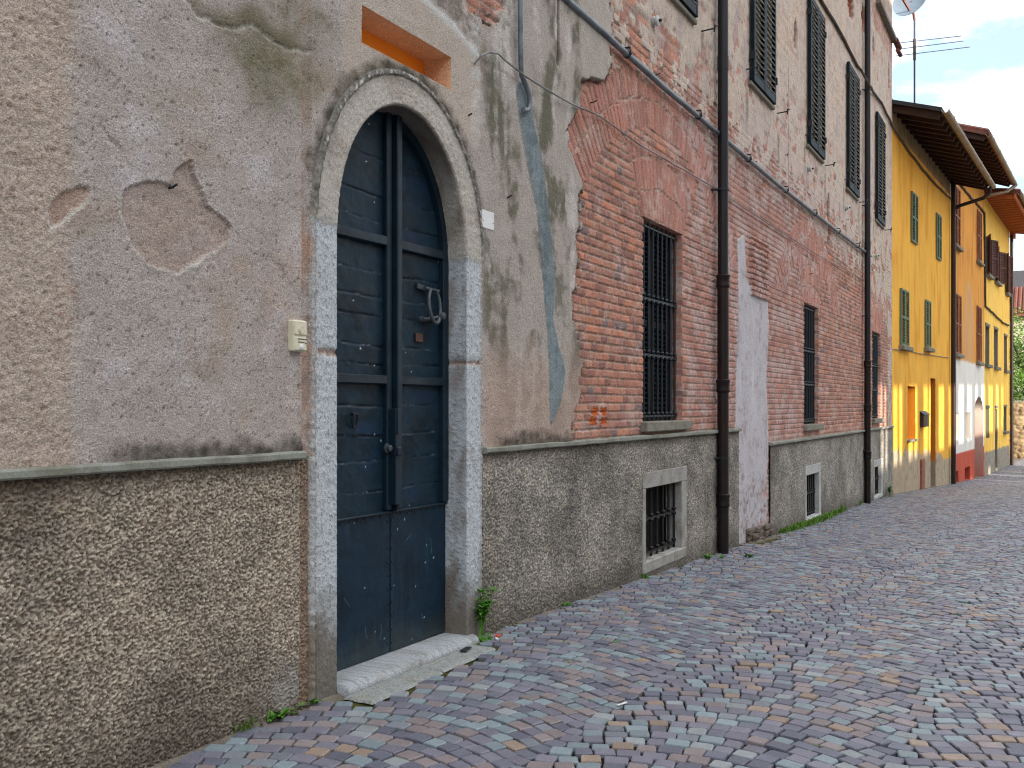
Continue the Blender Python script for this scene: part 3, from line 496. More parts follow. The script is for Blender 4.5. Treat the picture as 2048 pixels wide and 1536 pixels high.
# ---- door surround: jambs and arch swept as one stone border
def arch_pt(t, a, b):                        # t in jamb/arch/jamb length units
    L1 = DS - (-.06)
    if t < L1: return (UC - a, -.06 + t, -1, 0)
    A = 1.10 * math.pi / 2 * 2 * .5
    ph = (t - L1) / ARCL * math.pi
    if ph <= math.pi:
        c, s = -math.cos(ph), math.sin(ph); return (UC + a * c, DS + b * s, c, s)
    return (UC + a, DS - (t - L1 - ARCL), 1, 0)
ARCL = 2.45; LT = (DS + .06) * 2 + ARCL
ts = np.linspace(0, LT, 820); profs = [(0, .15)] + [(0, .15 - .02 * k) for k in range(1, 9)] + [(0, -.028), (.02, -.036)] + [(f, -.038) for f in np.linspace(.05, .80, 24)] + [(.82, -.044), (.86, -.048), (.92, -.048), (.97, -.042), (1.0, -.03), (1.0, .01)]
Vv = []; Cc = []; 
for f, y in profs:
    P = np.array([arch_pt(t, DA + (OA - DA) * f, DB + (OB - DB) * f) for t in ts]); u, z = P[:, 0], P[:, 1]; yy = np.full(len(u), y)
    arc = ss(z, DS + .02, DS + .10); nb = fbm(u + y * 2, z + y, 4.2, 4, 61); nc = fbm(u * 1.0 + y * 2, z, 30, 3, 62); nd = fbm(u + y * 3, z, 80, 2, 63)
    gr = mix(np.broadcast_to(lin(188, 193, 196), u.shape + (3,)), lin(112, 118, 126), ss(nd + .4 * nc, .08, .5) * .75); gr = mix(gr, lin(150, 148, 142), ss(nb, .1, .6) * .5); gr = mix(gr, lin(214, 218, 220), ss(-nd, .3, .6) * .7)
    dampz = ss(.55 + .25 * nb + .1 * nc - z, -.05, .4); gr = mix(gr, lin(98, 88, 74) * (1 + .3 * nd)[..., None], dampz * .85)
    pls = mix(np.broadcast_to(lin(182, 175, 165), u.shape + (3,)), lin(150, 136, 122), ss(nb + .5 * nc, .0, .6)); pls = mix(pls, lin(196, 192, 188), ss(nc + nb, .3, .8) * .6); pls = mix(pls, lin(102, 98, 82), ss(nb - .3 * nc, .35, .7) * .5)
    edge_z = DS + .02 + .06 * nc + .05 * nb; c = mix(gr, pls, ss(z - edge_z, -.01, .01)); hh = .004 * nc + .003 * nd + .006 * ss(z - edge_z, -.01, .01)
    joint = np.exp(-((z - (ZC + .255) - .02 * nc) / .014) ** 2); c = mix(c, lin(160, 122, 96), joint * .8); hh = hh - .012 * joint
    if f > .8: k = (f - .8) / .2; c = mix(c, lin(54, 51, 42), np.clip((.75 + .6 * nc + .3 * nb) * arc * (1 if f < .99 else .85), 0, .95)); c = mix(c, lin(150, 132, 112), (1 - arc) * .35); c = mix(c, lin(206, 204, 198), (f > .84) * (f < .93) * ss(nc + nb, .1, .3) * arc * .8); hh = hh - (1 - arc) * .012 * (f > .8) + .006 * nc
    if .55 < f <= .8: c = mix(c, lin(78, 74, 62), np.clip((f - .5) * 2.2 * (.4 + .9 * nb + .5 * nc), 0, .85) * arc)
    if f == 0 and y > -.03: c = mix(c, lin(120, 104, 90), .5 * ss(nb, -.3, .4) + .1); c = mix(c, lin(60, 54, 50), arc * ss(z, ZC + 1.2, ZC + 1.5) * .7)
    if f == 0: nx, ny = P[:, 2], P[:, 3]; u = u + nx * (-hh); z = z + ny * (-hh)
    else: yy = yy - hh; 
    if f == 1.0: u = u + .008 * nc * P[:, 2]; z = z + .010 * nc * P[:, 3]
    Vv.append(np.stack([u, yy, z], 1)); Cc.append(c)
n = len(ts); J = np.arange(len(profs) * n).reshape(len(profs), n); Q = np.stack([J[:-1, :-1], J[1:, :-1], J[1:, 1:], J[:-1, 1:]], -1).reshape(-1, 4)
mesh_np('door_surround', np.concatenate(Vv), Q, M_granite, OLD, np.concatenate(Cc))
# ---- transom niche above the door: orange board and plaster sides
na, nb_, nc_, nd_ = NICHE
mb = MB(); mb.box(na + .001, nb_ - .001, .149, .16, nc_ - .12, nd_ + .02)
bp = mb.build('transom_panel', M_orange, OLD)
mb = MB(); mb.box(na - .02, nb_ + .0, .004, .149, ZC + 1.70, ZC + 1.828, .0); mb.build('transom_ledge', M_niche, OLD)
# ---- door leaves
YD = .13
def leaf_fields(u, z):
    n_b = fbm(u, z, 3, 4, 71); n_c = fbm(u, z, 14, 4, 72); n_d = fbm(u, z, 60, 2, 73)
    zw = z + .012 * fbm(u, z, 2.5, 3, 74) + .02 * (u - UD) * np.where(u < UD, 1, -1)
    edges = np.array([.78, .93, 1.09, 1.23, 1.39, 1.62, 1.72, 1.88, 1.98, 2.12, 2.27, 2.40, 2.54, 2.74, 2.92])
    d = np.min(np.abs(zw[:, None] - edges[None, :]), 1); seam = np.exp(-(d / .0045) ** 2) * ss(fbm(u, z, 5, 3, 78), -.25, .25); b = np.searchsorted(edges, zw)
    h = -.007 * seam + .0022 * n_c + .003 * n_b + .005 * (hash2(b, (u > UD) * 1, 9) - .5) + .004 * (zw - np.take(edges, np.clip(b - 1, 0, 14))) * 2
    c = mix(np.broadcast_to(lin(27, 49, 62), u.shape + (3,)), lin(15, 33, 45), ss(n_b + .5 * n_c, -.1, .5)); c = mix(c, lin(28, 52, 78), ss(fbm(u * 2, z * 5, 1.3, 4, 76) + .1 * (u > UD), .18, .6) * .7); c = mix(c, lin(46, 46, 46), ss(n_c, .3, .7) * .4 * (u < UD))
    c = mix(c, lin(108, 122, 134), ss(np.exp(-((d - .004) / .003) ** 2) * ss(n_c + .5 * n_d, .15, .4), .2, .8) * .5); c = mix(c, lin(12, 14, 18), seam * .7)
    d1, d2, bid = worley(u * 9, z * 9, 80); sp = (d1 < .03 + .05 * (bid - .9) * 5) & (bid > .90) & (n_d > -.2); c = np.where(sp[:, None], lin(190, 200, 208), c * np.array([.72, .80, .84]))
    return c, h
for sgn, nm in ((-1, 'left'), (1, 'right')):
    leaf_us = arr((UC - DA - .05, UD - .004, .006)) if sgn < 0 else arr((UD + .004, UC + DA + .05, .006))
    U, Z = np.meshgrid(leaf_us, arr((.80, 3.12, .006))); u, z = U.ravel(), Z.ravel(); c, h = leaf_fields(u, z); I = np.arange(len(u)).reshape(U.shape)
    ku = (U[:-1, :-1] - UC); kz = Z[:-1, :-1]; keep = ((ku / (DA + .07)) ** 2 + (np.maximum(kz - DS, 0) / (DB + .07)) ** 2) < 1.0
    Q = np.stack([I[:-1, :-1], I[:-1, 1:], I[1:, 1:], I[1:, :-1]], -1)[keep]
    lf = mesh_np('door_leaf', np.stack([u, YD - h, z], 1), Q, M_door, OLD, c)
    x0, x1 = (UC - DA - .02, UD - .005) if sgn < 0 else (UD + .005, UC + DA + .02)
    mb = MB(); mb.box(x0, x1, YD - .008, YD + .02, .03, .805, .004)
    for xx in np.arange(x0 + .03, x1, .068): mb.lathe([(.0075, 0), (.006, -.004), (.001, -.005)], (xx, YD - .012, .785 + random.uniform(-.006, .006)), 'y', 7)
    for zz in np.arange(.08, .78, .075): mb.lathe([(.0075, 0), (.006, -.004), (.001, -.005)], ((x1 - .012) if sgn < 0 else (x0 + .012), YD - .012, zz), 'y', 7)
    sh_ = mb.build('metal_sheet', M_sheet, lf)
    gu, gv = np.meshgrid(arr((x0 + .001, x1 - .001, .006)), arr((.032, .803, .006))); a_, b_ = gu.ravel(), gv.ravel(); nb2, nc2, st2 = fbm(a_, b_, 3, 4, 81), fbm(a_, b_, 16, 4, 82), fbm(a_ * 14, b_ * 1.2, 1, 4, 83)
    cs = mix(np.broadcast_to(lin(25, 45, 62), a_.shape + (3,)), lin(16, 31, 45), ss(nb2 + .5 * st2, -.2, .5)); cs = mix(cs, lin(44, 68, 88), ss(st2 + .3 * nb2, .1, .6) * .45)
    cs = mix(cs, lin(104, 96, 84), ss(.20 + .10 * nb2 + .05 * st2 - b_, -.02, .2) * .28); cs = mix(cs, lin(84, 60, 46), ss(st2 - .15, .2, .6) * ss(b_, .55, .8) * .35)
    for _ in range(3):
        p0 = np.array([RNG.uniform(x0 + .05, x1 - .05), RNG.uniform(.1, .7)]); an = RNG.uniform(0, math.pi); ln = RNG.uniform(.02, .11); p1 = p0 + ln * np.array([math.cos(an), math.sin(an)]); q_ = seg_dist(a_ + .01 * nc2, b_, [tuple(p0), tuple(p1)]); cs = mix(cs, lin(120, 138, 152), np.exp(-(q_ / .0022) ** 2) * .45)
    w1, w2, wb = worley(a_ * 11, b_ * 11, 86); cs = np.where(((w1 < .05) & (wb > .86))[:, None], lin(176, 186, 194), cs)
    cs = cs * np.array([.66, .88, .88]); Ig = np.arange(gu.size).reshape(gu.shape); mesh_np('paint_face', np.stack([a_, YD - .0125 + .0015 * nb2 + .0008 * nc2, b_], 1), np.stack([Ig[:-1, :-1], Ig[:-1, 1:], Ig[1:, 1:], Ig[1:, :-1]], -1).reshape(-1, 4), M_door, sh_, cs)
    mb = MB(); mb.box(x0, x1 - .0, YD - .03, YD + .01, .802, .815, .004); mb.build('drip_strip', M_stile, lf)
    for za, zb in ((ZC + .113, ZC + .162), (ZC + .872, ZC + .925)):
        mb = MB(); mb.box(x0 if sgn < 0 else UD + .05, (UD - .05) if sgn < 0 else x1, YD - .036, YD + .01, za, zb, .005, .0015); mb.build('rail', M_stile, lf)
    mb = MB()
    if sgn > 0: mb.box(UD + .006, UD + .052, YD - .062, YD + .01, .82, ZC + 1.62, .006); [mb.quadbar((UC + (DA - .012) * math.cos(t0), YD - .014, DS + (DB - .012) * math.sin(t0)), (UC + (DA - .012) * math.cos(t0 + .062), YD - .014, DS + (DB - .012) * math.sin(t0 + .062)), .085, .044, (0, 1, 0)) for t0 in np.arange(0, 1.45, .06)]; mb.box(UC + DA - .055, UC + DA + .03, YD - .036, YD + .01, .82, DS + .01, .005)
    else: mb.box(UD - .052, UD - .006, YD - .034, YD + .01, .82, ZC + 1.62, .006); mb.box(UC - DA - .03, UC - DA + .03, YD - .034, YD + .01, .82, ZC + 1.1, .005)
    mb.build('stile', M_stile, lf)
    if sgn > 0:
        # horseshoe shaped knocker on its hinge bar, latch bar with knob
        kx, kz = [W(846, 582, YD)[0], W(846, 578, YD)[1]]; mb = MB()
        mb.quadbar((kx - .075, YD - .012, kz + .012), (kx + .02, YD - .012, kz), .006, .03); mb.tube([(kx - .03, YD - .035, kz), (kx + .11, YD - .035, kz - .004)], .011, 10); mb.tube([(kx + .0, YD, kz), (kx + .0, YD - .035, kz)], .01, 8); mb.tube([(kx + .09, YD, kz), (kx + .09, YD - .035, kz)], .01, 8)
        pts = [(kx + .04 + .058 * math.sin(a) * (1.0 if abs(a) < 2 else .95), YD - .045 - .02 * (1 + math.cos(a)) * .5, kz - .095 - .105 * math.cos(a)) for a in np.linspace(-2.65, 2.65, 25)]
        mb.tube(pts, [.009 + .003 * math.cos(a * .5) for a in np.linspace(-2.65, 2.65, 25)], 10); mb.build('knocker', M_grey, lf, True)
        mb = MB(); lx, lz = W(845, 638, YD); mb.tube([(lx - .03, YD - .02, lz - .004), (lx + .03, YD - .03, lz), (lx + .08, YD - .04, lz + .012), (lx + .10, YD - .06, lz + .02)], [.013, .012, .011, .013], 10); mb.lathe([(.004, -.09), (.02, -.085), (.026, -.07), (.02, -.052), (.01, -.05)], (lx + .105, YD, lz + .022), 'y', 14); mb.lathe([(.02, .0), (.016, -.02), (.008, -.024)], (lx - .02, YD, lz - .004), 'y', 12); mb.build('latch', M_grey, lf, True)
        px, pz = W(836, 675, YD); mb = MB(); mb.box(px - .035, px + .035, YD - .012, YD, pz - .026, pz + .024, .002); mb.build('name_plate', M_brassy, lf)
        mb = MB(); mb.box(UD - .03, UD + .02, YD - .075, YD - .03, ZC - .55, ZC - .02, .004); mb.box(UD - .026, UD + .0, YD - .085, YD - .07, ZC - .16, ZC - .02, .003); mb.box(UD - .03, UD + .01, YD - .09, YD - .07, ZC - .28, ZC - .23, .006); mb.build('latch_bar', M_stile, lf)
    else:
        rx, rz = W(704, 841, YD); mb = MB(); pts = [(rx + .020 * math.cos(a), YD - .02 - .006 * math.sin(a), rz + .036 * math.sin(a)) for a in np.linspace(0, 2 * math.pi, 21)]; mb.tube(pts, .0055, 8, False); mb.lathe([(.012, 0), (.010, -.016), (.004, -.022)], (rx, YD, rz + .034), 'y', 10); mb.build('ring_handle', M_iron, lf, True)
        kx, kz = W(764, 896, YD); mb = MB(); mb.lathe([(.026, 0), (.026, -.010), (.018, -.012), (.018, -.030), (.010, -.034)], (kx, YD - .03, kz), 'y', 16); mb.build('lock_cylinder', M_grey, lf, True)
mb = MB(); mb.box(UC - DA - .1, UC + DA + .1, YD + .03, YD + .05, 0, ZC + 1.8); mb.build('door_backing', M_dark, OLD)
# doorstep
us_ = arr((UC - DA + .002, UC + DA + .09, .012)); prof = [(YD + .03, .026), (-.02, .030), (-.07, .026), (-.098, .012), (-.108, -.012), (-.104, -.05), (-.095, -.10)]
P = [np.stack([us_, y + .005 * fbm(us_, us_ * 0 + y, 2.5, 3, 3) + (.05 * ss(us_, UC + DA + .03, UC + DA + .09) if y < 0 else 0), z + .0025 * fbm(us_, us_ * 0 + y * 2, 4, 3, 4) - .01 * (us_ - UC)], 1) for y, z in prof]; P = capped(P, (0, -.08)); n = len(us_) + 2; J = np.arange(len(prof) * n).reshape(len(prof), n); Q = np.stack([J[:-1, :-1], J[:-1, 1:], J[1:, 1:], J[1:, :-1]], -1).reshape(-1, 4)[:, ::-1]
pp = np.concatenate(P); nd = fbm(pp[:, 0], pp[:, 1] * 1.0 + pp[:, 2], 80, 2, 5); cc = mix(np.broadcast_to(lin(166, 169, 171), pp.shape), lin(112, 116, 122), ss(nd, .05, .5) * .7); cc = mix(cc, lin(118, 110, 96), ss(fbm(pp[:, 0], pp[:, 1] * 2, 5, 3, 6), .05, .5) * .5); cc = mix(cc, lin(94, 86, 74), ss(-pp[:, 2], -.005, .05) * .7)
mesh_np('doorstep', pp, Q[:, ::-1], M_granite, OLD, cc)
# ---- barred windows
def baluster(mb, x, y, z0, z1, r, knobs):
    pr = [(r, z0)]
    for k in knobs: pr += [(r, k - .028), (r * 1.7, k - .022), (r * 2.0, k - .012), (r * 1.7, k - .003), (r, k + .002)]
    pr += [(r, z1)]; mb.lathe([(a, b) for a, b in pr], (x, y, 0), 'z', 8)
for k, (a, b, c, d) in enumerate(WIN):
    mb = MB(); mb.box(a, b, .16, .20, c, d); m_ = (a + b) / 2
    w = mb.build('window', M_dark, OLD)
    # louvred inner shutters
    for (p, q) in ((a + .005, m_ - .006), (m_ + .006, b - .005)):
        mb = MB(); fw = .05
        mb.box(p, p + fw, .112, .155, c + .01, d - .01, .004); mb.box(q - fw, q, .112, .155, c + .01, d - .01, .004)
        for zz in (c + .01, (c + d) / 2 - .03, d - .07): mb.box(p + fw, q - fw, .114, .153, zz, zz + .06, .003)
        zz = c + .08
        while zz < d - .09: mb.quadbar((p + fw, .13, zz), (q - fw, .13, zz), .045, .008, (0, -.7, 1)); zz += .046
        mb.build('louvred_shutter', M_shut, w)
    mb = MB(); nb = 9; yg = .05
    rails = [c + .05, c + .60, c + 1.10, d - .05] if k == 0 else [c + .05, c + .60, c + 1.10, d - .05]
    for i in range(nb):
        x = a + .05 + (b - a - .10) * i / (nb - 1); kn = [rails[0] + .035, rails[1] - .008, rails[1] + .042, rails[2] - .008, rails[2] + .042]; baluster(mb, x, yg, c + .01, d - .01, .0115, sorted(kn))
    for zz in rails: mb.box(a - .02, b + .02, yg - .008, yg + .008, zz - .008, zz + .008)
    mb.build('grille', M_iron, w, True)
    mb = MB(); zs_ = c; mb.box(a - .06, b + .12, -.075, .16, zs_ - .085, zs_ + .004, .008, .002); mb.build('sill', M_sill, w)
# ---- cellar windows
for k, (a, b, c, d) in enumerate(BWR):
    fr = MB(); t = .13 if k == 0 else .13; tl = .045; bot = c + (.085 if k == 0 else .06)
    fr.box(a - .02, b + .02, -.045, .12, d - .125, d + .015, .006, .003); fr.box(a - .02, a + tl, -.044, .12, bot - .02, d - .125, .005, .003); fr.box(b - t, b + .02, -.044, .12, bot - .02, d - .125, .006, .004); fr.box(a - .02, b + .02, -.05, .12, c - .02, bot, .012, .004)
    cw = MB(); cw.box(a, b, .16, .18, bot, d); cw = cw.build('cellar_window', M_dark, OLD); fr.build('stone_frame', M_bwframe if k else mat('worn_stone_frame', lin(172, 170, 164), .85, var=.4, vscale=6, fine=90, fvar=.2, bump=.6, bscale=40, bdist=.006, col2=lin(118, 112, 102)), cw)
    g = MB(); x0, x1 = a + tl + .02, b - t - .0; nb = 7; mid = (bot + d - .125) / 2 + .03
    for i in range(nb): baluster(g, x0 + (x1 - x0) * i / (nb - 1), .035, bot + .0, d - .12, .0125, [bot + .09, mid - .006, mid + .04])
    for zz in (bot + .045, mid): g.box(x0 - .05, x1 + .06, .026, .044, zz - .009, zz + .009)
    g.build('grille', M_rustiron, cw, True)
# ---- upper louvred shutters with their iron hold-backs
for k, c in enumerate((8.5, 11.6, 14.69, 17.81, 21.04)):
    a, b, z0, z1 = c - .52, c + .52, ZC + 3.80, ZC + 5.985
    mb = MB(); mb.box(a, b, .0, .03, z0, z1); w = mb.build('upper_window', M_dark, OLD)
    for (p, q) in ((a, c - .004), (c + .004, b)):
        mb = MB(); fw = .055
        mb.box(p, p + fw, -.085, -.035, z0, z1, .005); mb.box(q - fw, q, -.085, -.035, z0, z1, .005); mb.box(p + fw, q - fw, -.083, -.037, z1 - .09, z1, .004); mb.box(p + fw, q - fw, -.083, -.037, z0, z0 + .10, .004)
        sh = mb.build('shutter', M_shut, w)
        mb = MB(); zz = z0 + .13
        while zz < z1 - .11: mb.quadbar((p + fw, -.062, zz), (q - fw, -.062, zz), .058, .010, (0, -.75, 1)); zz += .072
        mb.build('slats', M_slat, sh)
        for zz in (z0 + .25, z1 - .3):
            mb = MB(); mb.box((p - .012) if p == a else (q - .01), (p + .01) if p == a else (q + .012), -.10, -.03, zz, zz + .09, .003); mb.build('hinge', M_iron, sh)
    mb = MB(); mb.box(a - .03, b + .05, -.06, .0, z0 - .05, z0 - .004, .006); mb.build('sill', M_sill, w)
    for x, zz in ((a - .12, z0 + .10), (b + .30, z0 - .02)):
        mb = MB(); mb.tube([(x, .0, zz), (x, -.16, zz + .005)], .008, 7); mb.tube([(x, -.15, zz - .03), (x, -.16, zz + .035)], [.009, .012], 7); mb.tube([(x, -.16, zz + .03), (x + .05, -.175, zz + .045)], [.012, .006], 7); mb.build('shutter_holdback', M_iron, OLD, True)
#@@PART3
def at(px, py, depth): return CAM + FW * depth + RT * ((px - 1024) / F * depth) + UP * ((HY - py) / F * depth)
def wz(px, py, d=0.0): u, z = W(px, py, d); return (u, d, z)
# ------------------------------------------------------------------ pipes, cables and small things on the old wall
def drainpipe(px, z_cast, collars, r, label):
    u = W(px, 700, -.10)[0]; g = float(gz(u)); D = empty('drainpipe', (u, -.10, g), 0, label, 'drainpipe', 'downpipes on the old wall'); zc = z_cast - g
    mb = MB(); mb.tube([(0, 0, zc), (0, 0, zc + 2.2)], r, 16); mb.tube([(0, 0, zc + 2.15), (0, 0, zc + 2.30)], r * 1.07, 16); mb.tube([(0, 0, zc + 2.25), (0, 0, 10.9 - g)], r, 16); mb.build('upper_pipe', M_pipe, D, True)
    mb = MB(); mb.tube([(0, 0, -.03), (0, 0, zc - .06)], r * 1.08, 16); cp = mb.build('iron_pipe', M_cast, D, True)
    for z in collars:
        mb = MB(); z -= g; mb.lathe([(r * 1.08, z - .075), (r * 1.28, z - .06), (r * 1.30, z - .045), (r * 1.24, z - .03), (r * 1.24, z + .03), (r * 1.34, z + .04), (r * 1.34, z + .06), (r * 1.1, z + .07)], n=16); mb.build('collar', M_cast, cp, True)
    for z in (zc + .9, zc + 3.0, zc + 5.2, 1.0):
        mb = MB(); mb.lathe([(r * 1.1, z - .012), (r * 1.13, z - .012), (r * 1.13, z + .012), (r * 1.1, z + .012)], n=14); mb.tube([(-.02, 0, z), (-.10, .08, z - .01), (-.14, .11, z - .01)], .012, 6); mb.build('bracket', M_iron, D)
    return D
drainpipe(1446, ZC + 1.36, (ZC + 1.30, ZC + .20, ZC - 1.00), .055, 'thick brown-black drainpipe on the brick wall beside the whitewashed strip')
drainpipe(1735, ZC + .80, (ZC + .78, ZC - .06, ZC - .95), .055, 'thinner looking drainpipe on the old wall close to the yellow house')
def cable(name, pts, r, m, label, cat, clips=0, n=8):
    mb = MB(); P = [pts[0]]
    for i in range(1, len(pts)):
        a, b = np.array(pts[i - 1]), np.array(pts[i]); k = max(1, int(np.linalg.norm(b - a) / .35))
        for j in range(1, k + 1):
            p = a + (b - a) * j / k; P.append(tuple(p + RNG.normal(0, r * (.10 if clips else .5), 3) * (j < k) * np.array([1, .2, 1])))
    mb.tube(P, r, n); o = mb.build(name, m, None, True); tag(o, label, cat)
    if clips:
        for i in range(clips, len(P) - 1, clips):
            mb = MB(); p = P[i]; mb.tube([(p[0], 0.02, p[2] + r + .03), (p[0], p[1] - r, p[2] + r + .03), (p[0], p[1] - r - .01, p[2]), (p[0], p[1], p[2] - r)], r * .35, 6); mb.lathe([(r * 1.25, -.015), (r * 1.25, .015)], p, 'x', 10); mb.build('clip', M_iron, o)
    return o
u0 = W(1075, 0, -.06)
cable('conduit_pipe', [(5.4, -.06, ZC + 2.92), (8.0, -.06, ZC + 2.86), (12.0, -.06, ZC + 2.83), (16, -.06, ZC + 2.86), (19.75, -.06, ZC + 2.93)], .026, M_conduit, 'long straight grey conduit pipe running along the wall above the brick arches', 'conduit', 5, 10)
P = [wz(x, y, -.03 if x < 955 else (-.085 if x < 1165 else -.036)) for x, y in ((925, 152), (945, 132), (962, 112), (978, 104), (996, 107), (1012, 122), (1050, 152), (1095, 180), (1140, 206), (1200, 232), (1280, 290), (1350, 330), (1430, 375), (1462, 398), (1540, 450), (1640, 512), (1728, 560))]
cable('wire', P, .0065, M_cable, 'thin pale wire sagging across the wall from the door niche to the far drainpipe', 'wire', 0, 6)
P = [wz(x, y, -.072) for x, y in ((1040, -80), (1041, 60), (1042, 130), (1043, 150), (1052, 170), (1058, 190), (1060, 205), (1058, 217), (1052, 221), (1046, 219))]
cable('conduit_drop', P, .017, M_conduit, 'short grey vertical conduit ending in a hook above the blue-grey cement streak', 'conduit', 99, 10)
P = [wz(x, y, -.045) for x, y in ((1625, -30), (1645, 5), (1668, 42), (1690, 82), (1708, 118), (1722, 140))] + [(W(1735, 165, -.18)[0], -.19, W(1735, 165, -.18)[1])] + [wz(x, y, -.05) for x, y in ((1748, 186), (1762, 204), (1778, 236))]
P += [tuple(C2 + E2 * H(x, y, -.04)[0] - N2 * .04 + UP * H(x, y, -.04)[1]) for x, y in ((1790, 262), (1812, 293), (1835, 324), (1862, 358), (1890, 386), (1908, 402))]
cb = cable('cable_bundle', P, .024, M_dcable, 'thick dark bundle of cables crossing from the old wall onto the yellow house', 'cable', 0, 7)
P = [tuple(C2 + E2 * H(x, y, -.04)[0] - N2 * .04 + UP * H(x, y, -.04)[1]) for x, y in ((1906, 350), (1925, 374), (1945, 398), (1960, 414), (1969, 426), (1970, 500), (1971, 612), (1988, 628), (2005, 645), (2018, 651))]
cable('cable_run', P, .035, M_dcable, 'brown cable stepping down the orange house and across the far yellow house', 'cable', 0, 6)
cable('thin_cable', [tuple(C2 + E2 * H(x, y, -.02)[0] - N2 * .02 + UP * H(x, y, -.02)[1]) for x, y in ((1779, 697), (1800, 700), (1850, 708), (1897, 716))], .010, M_cable, 'thin cable across the yellow house below the green shutters', 'wire', 0, 5)
# intercom
p = W(592, 672, -.04); I_ = empty('intercom', (p[0], -.038, p[1]), 0, 'cream plastic intercom with a speaker and a call button left of the arched door', 'intercom')
mb = MB(); mb.box(-.045, .045, -.028, .01, -.072, .072, .006); mb.box(-.043, .043, -.034, -.02, .0, .07, .006); mb.box(-.043, .043, -.032, -.02, -.07, -.004, .006); ib = mb.build('case', M_plastic, I_)
mb = MB(); mb.lathe([(.019, -.034), (.019, -.038), (.015, -.0385), (.015, -.037), (.011, -.037), (.011, -.0385), (.004, -.0385)], (.0, 0, .028), 'y', 20); mb.build('speaker', M_plastic, I_, True)
mb = MB(); mb.lathe([(.014, -.030), (.013, -.037), (.006, -.040)], (.004, 0, -.052), 'y', 18); mb.build('button', M_white, I_, True)
mb = MB(); mb.box(-.02, .024, -.0335, -.03, -.017, -.013); mb.box(-.02, .024, -.0335, -.03, -.031, -.027); mb.build('name_slots', M_grey, I_)
mb = MB(); mb.lathe([(.0035, -.031), (.0035, -.034)], (.033, 0, -.015), 'y', 8); mb.lathe([(.0035, -.031), (.0035, -.034)], (.033, 0, -.033), 'y', 8); mb.build('screws', M_litter, I_)
p0, p1 = W(962, 420, -.03), W(986, 460, -.03); pc = ((p0[0] + p1[0]) / 2, (p0[1] + p1[1]) / 2); pw = (p1[0] - p0[0]) / 2
pl_ = empty('wall_plaque', (pc[0], -.03, pc[1]), 0, 'small blank white plate screwed to the wall right of the arched door', 'plaque')
mb = MB(); mb.box(-pw, pw, -.008, .004, -.055, .055, .002); mb.build('plate', M_white, pl_)
for sx in (-1, 1):
    mb = MB(); mb.lathe([(.004, -.008), (.003, -.0105)], (sx * (pw - .012), 0, -.012), 'y', 8); mb.build('screw', M_brassy, pl_)
# ceramic insulators and hooks
for (x, y), lb in (((1308, 43), 'round white insulator high on the wall above the first barred window'), ((1617, 338), 'small round insulator on the plaster below the third upper shutter'), ((1692, 416), 'small round insulator on the plaster below the fourth upper shutter'), ((1751, 512), 'small round insulator right of the far drainpipe')):
    q = W(x, y, -.03); o = empty('insulator', (q[0], -.015, q[1]), 0, lb, 'insulator', 'insulators on the old wall'); mb = MB(); mb.lathe([(.035, .01), (.045, -.01), (.045, -.022), (.03, -.026), (.03, -.036), (.045, -.04), (.045, -.055), (.02, -.065)], (0, 0, 0), 'y', 16); mb.build('body', mat('glazed_ceramic', lin(176, 176, 172), .35, var=.15, bump=0, spec=.5) if 'M_cer' not in globals() else M_cer, o, True); M_cer = bpy.data.materials['glazed_ceramic']
    mb = MB(); mb.lathe([(.014, -.062), (.014, -.085), (.006, -.09)], (0, 0, 0), 'y', 10); mb.build('bolt', M_iron, o, True)
for x, y in ((1182, 205), (1310, 150), (1506, 325), (1570, 310), (1620, 548), (1692, 440), (1010, 395), (930, 232), (335, 376)):
    q = W(x, y, -.02); mb = MB(); mb.tube([(q[0], .03, q[1]), (q[0] + .004, -.04, q[1]), (q[0] + .01, -.065, q[1] + .012)], .005, 6); mb.build('nail', M_iron, OLD)
# old pipe stub and gable end details
mb = MB(); mb.tube([(22.95, -.1, ZC + 8.25), (23.35, -.13, ZC + 8.18)], .065, 8); mb.tube([(22.9, -.15, ZC + 8.0), (23.2, -.18, ZC + 7.96)], .045, 8); mb.build('eaves_stub', M_tile, OLD)
mb = MB(); mb.box(20.6, 23.06, -.13, .02, ZC + 8.22, ZC + 8.30, .01); mb.build('cornice_board', M_sill, OLD)
# ------------------------------------------------------------------ the coloured houses beyond
def louvre(mb, p, q, c, d, y, fw, step):
    mb.box(p, p + fw, y - .02, y + .02, c, d); mb.box(q - fw, q, y - .02, y + .02, c, d)
    for zz in (c, (c + d) / 2 - fw / 2, d - fw): mb.box(p + fw, q - fw, y - .018, y + .018, zz, zz + fw)
    zz = c + fw + step * .5
    while zz < d - fw: mb.quadbar((p + fw, y, zz), (q - fw, y, zz), .04, .008, (0, -.7, 1)); zz += step
def shuttered(house, x0, x1, y0, y1, xr, m, sill=True, name='window', msill=None):
    a, zt = H(x0, y0); _, zb = H(x0, y1); b, _ = H(x1, y1); w = MB(); w.box(a, b, .02, .05, zb, zt); w = w.build(name, M_dark, house); mid = (a + b) / 2
    for p, q in ((a, mid - .006), (mid + .006, b)):
        mb = MB(); louvre(mb, p, q, zb, zt, -.03, .05, .07); mb.build('shutter', m, w)
    if sill: mb = MB(); mb.box(a - .1, b + .1, -.13, .04, zb - .11, zb - .01, .01); mb.build('sill', msill or M_sill, w)
    return w
S1 = H(1903, 600)[0]; S2 = H(1968.5, 600)[0]; S3 = H(2019, 600)[0]
def hrect(x0, x1, y0, y1): a, zt = H(x0, y0); b, zb = H(x1, y1); return (a, b, H(x0, y1)[1], zt)
